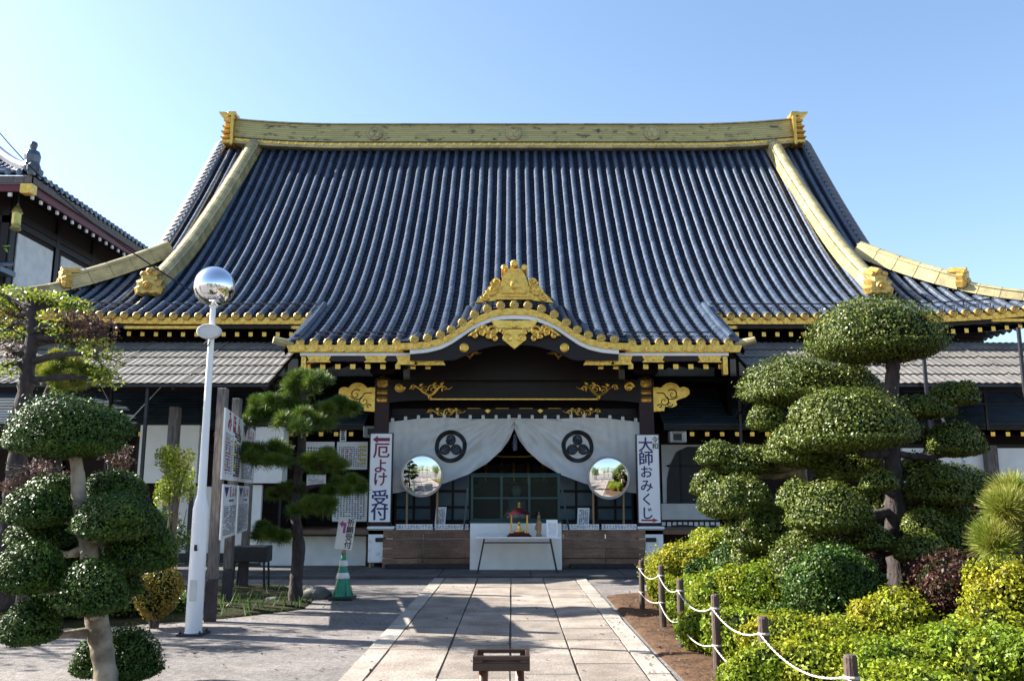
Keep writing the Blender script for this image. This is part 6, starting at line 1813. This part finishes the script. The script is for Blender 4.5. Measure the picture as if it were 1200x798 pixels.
cloud_tree('clipped_tree', 'clipped tree with a pale trunk standing between the right sign and the tall domed tree', 'tree',
    [(944, 700, 11.9), (942, 640, 11.9), (940, 580, 11.9), (938, 545, 11.9), (936, 500, 11.9), (938, 462, 11.9)], .12, .05,
    [(941, 446, 80, 34, 11.9), (898, 488, 25, 18, 11.8), (938, 522, 46, 28, 11.3), (842, 531, 28, 16, 11.8), (874, 538, 38, 20, 11.8), (831, 565, 24, 18, 11.8), (862, 580, 44, 30, 11.4), (893, 618, 42, 30, 11.3), (905, 545, 26, 18, 12.2), (884, 650, 34, 22, 11.6), (930, 607, 30, 24, 11.6)],
    'box_leaf_olive', .034, 'bark_pale', dens=1.1, amp=.09, lumps=3, flat=.34)

# pine by the path
def pine_tree(name, label, trunk, r0, r1, pads, leaf='pine', bark='bark_dark', group=None, tufts=.85, length=.13, width=.0075):
    tp = [P(*q) for q in trunk]
    t = thing(name, label, 'pine tree', (tp[0].x, tp[0].y, 0), group)
    path = smooth_path(tp, 8)
    mb = MB(); limb(mb, tp, r0, r1, 12, 8, .13)
    E = []
    for q in pads:
        px, py, rx, ry, Y = q[:5]; lf = q[5] if len(q) > 5 else leaf
        c = P(px, py, Y); ax, az = S(rx, Y), S(ry, Y)
        e = Vector((c.x, c.y, c.z - az * .5)); s = near(path, e)
        mid = (s + e) / 2 + Vector((0, random.uniform(-.05, .05), .06))
        limb(mb, [s, mid, e], r0 * .36, r0 * .16, 7, 6, .15)
        for k in range(7):
            a = random.uniform(0, 6.28)
            w = Vector((c.x + math.cos(a) * ax * .8, c.y + math.sin(a) * ax * .6, c.z - az * .2))
            limb(mb, [mid * .3 + e * .7, (e + w) / 2 + Vector((0, 0, .015)), w], r0 * .16, .006, 5, 4, .1)
        E.append((c, ax, az, lf))
    mb.build('trunk', bark, t, smooth=True)
    for c, ax, az, lf in E:
        n = int(tufts * 420 * max(.12, ax * max(az, .5 * ax)) / .12)
        pine_pad((c.x, c.y, c.z - az * .2), (ax * .90, ax * .78, az * .9), t, lf, min(800, max(90, n)), 30, length, width, up=.36)
    return t
pine_tree('pine_tree', 'trained black pine with layered needle pads beside the traffic cone',
    [(346, 712, 13.7), (347, 680, 13.7), (350, 640, 13.7), (346, 600, 13.7), (349, 560, 13.7), (354, 520, 13.7), (352, 480, 13.7), (358, 445, 13.7)], .11, .045,
    [(360, 446, 37, 17, 13.7), (358, 492, 38, 15, 13.4, 'pine'), (322, 468, 26, 11, 13.8), (394, 474, 24, 9, 13.7), (304, 487, 26, 12, 13.8), (318, 530, 31, 17, 13.3), (345, 468, 25, 10, 13.9), (378, 540, 26, 16, 13.4), (404, 566, 20, 11, 13.4), (369, 591, 24, 10, 13.2), (335, 575, 22, 12, 13.8), (312, 623, 22, 9, 13.5), (290, 528, 10, 8, 13.4)])
pine_tree('pine_tree', 'bright young pine reaching in at the right edge of the photo',
    [(1245, 740, 7.6), (1240, 690, 7.6), (1225, 650, 7.6), (1205, 620, 7.6)], .07, .03,
    [(1184, 612, 22, 22, 7.6, 'pine_bright'), (1164, 632, 14, 12, 7.5, 'pine_bright'), (1192, 580, 18, 16, 7.7, 'pine_bright'), (1216, 600, 22, 34, 7.6, 'pine_bright'), (1176, 594, 10, 10, 7.5, 'pine_bright')], 'pine_bright', tufts=.24, length=.17, width=.006)
# tree at the upper left: dark crooked trunk, bright thin foliage
tp = [P(*q) for q in ((2, 715, 11.2), (8, 640, 11.2), (18, 560, 11.2), (27, 480, 11.2), (33, 430, 11.2), (38, 395, 11.2), (36, 362, 11.2))]
t = thing('broadleaf_tree', 'crooked dark tree at the left edge with thin bright yellow green leaves', 'tree', (tp[0].x, tp[0].y, 0))
mb = MB(); limb(mb, tp, .15, .055, 12, 8, .16)
CL, BR = [], []
for (px, py, rx, ry, n, kind) in ((20, 362, 30, 14, 300, 0), (58, 352, 36, 12, 380, 0), (85, 358, 22, 12, 260, 0), (8, 385, 20, 16, 200, 0), (70, 385, 26, 16, 120, 0), (112, 388, 28, 24, 620, 1), (90, 375, 24, 12, 300, 1), (15, 370, 22, 14, 260, 1), (120, 418, 22, 24, 260, 0), (95, 405, 30, 20, 240, 0), (125, 445, 16, 14, 160, 0), (10, 410, 22, 18, 180, 1), (0, 345, 20, 12, 200, 0), (30, 345, 20, 8, 130, 0), (5, 430, 18, 12, 120, 0)):
    c = P(px, py, 11.2 + random.uniform(-.4, .4)); s = near(smooth_path(tp, 8), c, .45)
    mid = (s + c) / 2 + Vector((0, 0, random.uniform(-.05, .1)))
    limb(mb, [s, mid, c], .055, .016, 7, 6, .18)
    for k in range(6):
        e = c + Vector((random.uniform(-1, 1) * S(rx, 11), random.uniform(-.3, .3), random.uniform(-.9, .9) * S(ry, 11)))
        limb(mb, [mid * .3 + c * .7, (c + e) / 2, e], .014, .004, 5, 3, .1)
    (BR if kind else CL).append((c, (S(rx, 11), .42, S(ry, 11)), n))
mb.build('trunk', 'bark_dark', t, smooth=True)
loose_leaves(CL, t, 'bright_leaf', .062, 'crown'); loose_leaves(BR, t, 'brown_leaf', .055, 'withered_foliage')
pine_tree('pine_tree', 'small pale pine behind the crooked dark tree, above the clipped dome',
    [(30, 640, 13.5), (45, 540, 13.5), (52, 480, 13.5), (62, 445, 13.5), (80, 428, 13.5)], .09, .03,
    [(72, 424, 26, 16, 13.5, 'pine_bright'), (85, 445, 22, 12, 13.4, 'pine_bright'), (110, 436, 14, 10, 13.6), (55, 436, 14, 10, 13.6)], tufts=.9, length=.12, width=.010)

# loose shrubs
def shrub(name, label, cat, px, py, rx, ry, Y, leaf, size, n=2200, group=None, stems=6, depth=.9, base=None):
    c = P(px, py, Y); ax, az = S(rx, Y), S(ry, Y)
    t = thing(name, label, cat, (c.x, c.y, 0), group)
    mb = MB()
    for k in range(stems):
        a = random.uniform(0, 6.28); e = c + Vector((math.cos(a) * ax * .7, math.sin(a) * ax * .5, random.uniform(-.2, .8) * az))
        limb(mb, [(c.x + math.cos(a) * .05, c.y + math.sin(a) * .05, -.02), (c.x + math.cos(a) * ax * .25, c.y, c.z - az * .4), e], .018, .005, 6, 5, .1)
    mb.build('stems', 'bark', t)
    cl = []
    for k in range(9):
        a = random.uniform(0, 6.28); q = random.uniform(.2, .68)
        cl.append(((c.x + math.cos(a) * ax * q, c.y + math.sin(a) * ax * q * depth, c.z + random.uniform(-.62, .62) * az), (ax * .42, ax * .40, az * .36), n // 9))
    loose_leaves(cl, t, leaf, size, 'foliage')
    return t
shrub('leafy_shrub', 'upright leafy shrub with yellow green leaves left of the lamp post', 'shrub', 205, 558, 30, 44, 13.2, 'bright_leaf', .055, 2600)
shrub('leafy_shrub', 'dim leafy shrub below the notice boards behind the lamp post', 'shrub', 205, 625, 34, 36, 14.2, 'tree_leaf', .06, 2000)
shrub('bare_shrub', 'thin brown twiggy shrub behind the clipped dome at the left', 'shrub', 40, 560, 48, 26, 10.4, 'brown_leaf', .04, 1500, stems=26)
shrub('bare_shrub', 'brown twiggy shrub behind the right side of the clipped dome', 'shrub', 135, 535, 30, 22, 12.0, 'brown_leaf', .04, 900, stems=22)
def ball(name, label, cat, px, py, rx, ry, Y, leaf, size, group=None, dens=1.0, amp=.10, lumps=4, ground=True, depth=.95, stray=.05):
    c = P(px, py, Y); ax, az = S(rx, Y), S(ry, Y)
    ztop = c.z + az
    t = thing(name, label, cat, (c.x, c.y, 0), group)
    mb = MB()
    for k in range(5):
        a = k * 1.26; limb(mb, [(c.x + .04 * math.cos(a), c.y + .04 * math.sin(a), -.03), (c.x + ax * .3 * math.cos(a), c.y + ax * .3 * math.sin(a), max(.03, c.z - az * .3))], .018, .01, 6, 4, .1)
    mb.build('stems', 'bark', t)
    zc = c.z if not ground else min(c.z, ztop * .55)
    rz_ = ztop - zc
    fl = 1.0 if not ground else min(1.0, (zc + .02) / rz_)
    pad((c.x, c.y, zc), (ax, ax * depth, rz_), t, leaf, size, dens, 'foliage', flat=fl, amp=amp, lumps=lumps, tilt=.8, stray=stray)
    return t
ball('clipped_shrub', 'small golden yellow shrub behind the left foreground tree', 'shrub', 184, 684, 27, 24, 11.2, 'yellow_leaf', .035)
BALLS = [
 (976, 678, 58, 39, 9.4, 'box_leaf', .034, 'large smooth dark green clipped ball in front of the tall tree'),
 (951, 642, 52, 25, 10.3, 'box_leaf_olive', .034, 'low olive green clipped cushion just behind the large clipped ball'),
 (820, 673, 19, 18, 12.0, 'box_leaf', .032, 'smallest dark green clipped ball nearest the right sign'),
 (858, 669, 25, 17, 11.6, 'box_leaf', .032, 'small dark green clipped ball right of the smallest one'),
 (857, 648, 26, 14, 12.2, 'box_leaf', .032, 'small dark clipped ball behind the pair of little balls'),
 (912, 719, 26, 14, 8.8, 'box_leaf', .030, 'low dark clipped cushion in front of the large ball'),
]
for (px, py, rx, ry, Y, lf, sz, lab) in BALLS:
    ball('clipped_shrub', lab, 'shrub', px, py, rx, ry, Y, lf, sz, 'clipped balls in the right bed', 1.1, .05, 3)
ball('red_shrub', 'dark round shrub with reddish leaves at the right of the tall trunk', 'shrub', 1120, 697, 55, 50, 9.3, 'red_leaf', .036, None, 1.0, .07)
ball('red_shrub', 'flat red leaved shrub behind the tall trunk', 'shrub', 1075, 658, 66, 18, 11.6, 'red_leaf', .036, None, 1.0, .08)
ball('red_shrub', 'brown red round shrub in front of the white panel fence', 'shrub', 1133, 593, 28, 17, 15.0, 'red_leaf', .04, None, .9, .08, 3)
AZ = [
 (800, 664, 36, 22, 13.2, 0, 'yellow green azalea cushion right behind the farthest fence post'),
 (779, 692, 16, 20, 12.4, 0, 'narrow azalea cushion at the foot of the farthest fence post'),
 (845, 640, 34, 24, 13.6, 1, 'bright azalea cushion behind the small dark balls'),
 (806, 705, 30, 30, 11.4, 1, 'azalea cushion between the second and third fence posts'),
 (850, 708, 40, 32, 10.7, 1, 'wide azalea cushion in front of the small dark balls'),
 (890, 690, 44, 30, 10.5, 1, 'azalea cushion left of the large dark ball'),
 (826, 745, 30, 30, 9.5, 1, 'green azalea cushion right behind the third farthest fence post'),
 (872, 748, 36, 34, 8.6, 1, 'green azalea cushion beside the fourth farthest fence post'),
 (925, 752, 46, 28, 8.0, 0, 'olive yellow azalea cushion in front of the low dark cushion'),
 (1046, 728, 40, 30, 8.6, 0, 'rounded yellowish azalea at the foot of the tall trunk'),
 (985, 748, 42, 22, 8.0, 0, 'azalea cushion below the large dark ball'),
 (960, 785, 56, 34, 6.6, 0, 'azalea cushion behind the nearest fence post'),
 (1040, 785, 56, 34, 6.4, 1, 'bright azalea cushion right of the nearest fence post'),
 (1112, 772, 58, 36, 6.5, 1, 'tall bright azalea cushion in the lower right of the bed'),
 (1182, 772, 52, 40, 6.2, 1, 'bright azalea cushion in the lower right corner of the photo'),
 (895, 795, 40, 34, 6.6, 1, 'azalea cushion around the second nearest fence post'),
 (1075, 815, 70, 32, 5.6, 1, 'low azalea cushion along the bottom edge of the photo'),
 (1180, 692, 34, 40, 8.2, 0, 'loose yellowish azalea below the bright young pine'),
 (1160, 735, 40, 26, 7.6, 0, 'yellowish azalea in front of the dark red shrub'),
]
for (px, py, rx, ry, Y, k, lab) in AZ:
    ball('azalea_shrub', lab, 'shrub', px, py, rx * 1.14, ry * 1.02, Y, 'azalea_green' if k else 'azalea', .038 if Y > 8 else .034, 'azalea hedge cushions', 1.2, .22, 9, stray=.16)
    
for (px, py, rx, ry, Y, lab) in ((12, 668, 44, 52, 12.2, 'tall dark bush at the left edge behind the clipped tree'), (75, 700, 44, 26, 11.7, 'low dark bush behind the trunk of the left clipped tree'), (150, 702, 36, 20, 12.0, 'low dark bush left of the golden yellow shrub'), (212, 706, 26, 14, 12.4, 'low dark bush beside the lamp post')):
    ball('dark_bush', lab, 'shrub', px, py, rx, ry, Y, 'tree_leaf', .05, 'dark bushes behind the left clipped tree', .9, .2, 5)

# grass and low plants round the posts
rng = np.random.default_rng(5)
n = 600
gx = np.concatenate([rng.normal(-4.4, .7, n // 2), rng.uniform(-6.5, -3.4, n // 2)]); gy = np.concatenate([rng.normal(12.9, .5, n // 2), rng.uniform(12.6, 15.8, n // 2)])
V = np.empty((n, 4, 3)); hh = rng.uniform(.06, .22, n); a = rng.uniform(0, 6.28, n); lean = rng.normal(0, .07, (n, 2))
dx, dy = np.cos(a) * .012, np.sin(a) * .012
V[:, 0] = np.stack([gx - dx, gy - dy, np.full(n, .02)], -1); V[:, 1] = np.stack([gx + dx, gy + dy, np.full(n, .02)], -1)
V[:, 2] = np.stack([gx + dx * .2 + lean[:, 0], gy + dy * .2 + lean[:, 1], hh], -1); V[:, 3] = np.stack([gx - dx * .2 + lean[:, 0], gy - dy * .2 + lean[:, 1], hh], -1)
o = mesh_np('grass', V.reshape(-1, 3), np.arange(n * 4).reshape(n, 4), np.zeros(n), rng.random(n), ['grass'], None)
tag(o, 'thin grass growing on the dark soil round the notice posts', 'grass', kind='stuff')

# trees on the far side of the forecourt: they show in the convex mirrors and the lamp globe and shade the ground
def big_tree(x, y, h, r, label, leaf='tree_leaf', n=2600, size=.16, name='broadleaf_tree', group='trees across the forecourt'):
    t = thing(name, label, 'tree', (x, y, 0), group)
    mb = MB(); tp = [Vector((x, y, -.05)), Vector((x + .1, y, h * .3)), Vector((x - .05, y + .1, h * .55)), Vector((x, y, h * .8))]
    limb(mb, tp, .20, .07, 10, 6, .1)
    cl = []
    for k in range(13):
        a = random.uniform(0, 6.28); q = random.uniform(.1, .8); z = h * random.uniform(.45, .95)
        q *= 1.15 - abs(z / h - .6)
        c = Vector((x + math.cos(a) * r * q, y + math.sin(a) * r * q, z))
        limb(mb, [tp[1] * .5 + tp[2] * .5, (tp[2] + c) / 2, c], .07, .02, 6, 4, .1)
        cl.append((c, (r * .42, r * .42, r * .3), n // 13))
    mb.build('trunk', 'bark', t, smooth=True)
    loose_leaves(cl, t, leaf, size, 'crown')
for args in ((-5.0, -6.5, 5.0, 2.2, 'bushy tree left of the path, seen only in the mirrors'), (-6.0, -13, 6.5, 2.8, 'tall tree far left of the path, seen only in the mirrors'), (5.2, -5.5, 4.6, 2.2, 'bushy tree right of the path, seen only in the mirrors'), (6.0, -12, 6.0, 2.8, 'tall tree far right of the path, seen only in the mirrors'), (-2.5, -24, 7, 3.2, 'broad tree at the far end of the path, seen only in the mirrors'), (3.5, -25, 7.5, 3.4, 'broad tree beyond the path end, seen only in the mirrors'), (-8.5, -3.5, 5.5, 2.4, 'tall tree at the far left of the forecourt, seen only in the mirrors'), (9.0, -2.0, 5.5, 2.5, 'tall tree at the far right of the forecourt, seen only in the mirrors'), (-9.5, -19, 8, 3.5, 'very tall tree at the far left, seen only in the mirrors'), (10, -20, 8.5, 3.6, 'very tall tree at the far right, seen only in the mirrors')):
    big_tree(*args)

big_tree(-12.6, 16.8, 7.2, 2.6, 'broad tree left of the canopy, outside the picture, shading the paving', n=2400, size=.16)
big_tree(-3.6, -3.2, 4.2, 1.7, 'bushy low tree just behind the viewpoint on the left, seen only in the mirrors')
big_tree(4.0, -2.8, 4.0, 1.7, 'bushy low tree just behind the viewpoint on the right, seen only in the mirrors')
big_tree(.3, -30, 8.5, 4.0, 'dense tree closing the far end of the path, seen only in the mirrors')
big_tree(-10.6, 11.9, 5.4, 1.9, 'slender tree left of the forecourt, outside the picture, shading the paving', n=1000, size=.14)
big_tree(-9.4, 8.2, 5.0, 1.3, 'thin tree left of the clipped tree, outside the picture, shading the paving', n=500, size=.12)

# fallen leaves and crumbs on the bed, the joints and the paving edges
rng = np.random.default_rng(9)
n = 900
fx = np.concatenate([rng.uniform(1.47, 1.95, 420), rng.normal(1.36, .14, 140), rng.uniform(-5.2, -1.2, 200), rng.uniform(-1.4, 1.4, 140)])
fy = np.concatenate([rng.uniform(4, 14.5, 420), rng.uniform(4, 15, 140), rng.uniform(6.5, 13, 200), rng.uniform(4.5, 17, 140)])
fz = np.where(fx > 1.47, .075, np.where(np.abs(fx + .04) < 1.5, .022, -.004))
V, F = leaf_quads(np.stack([fx, fy, fz], -1), np.tile([0, 0, 1.0], (n, 1)), .035, rng, .25, .6)
o = mesh_np('fallen_leaves', V, F, np.zeros(n), rng.random(n), ['brown_leaf'], None)
tag(o, 'dry brown leaves scattered along the planting bed and path', 'leaves', kind='stuff')
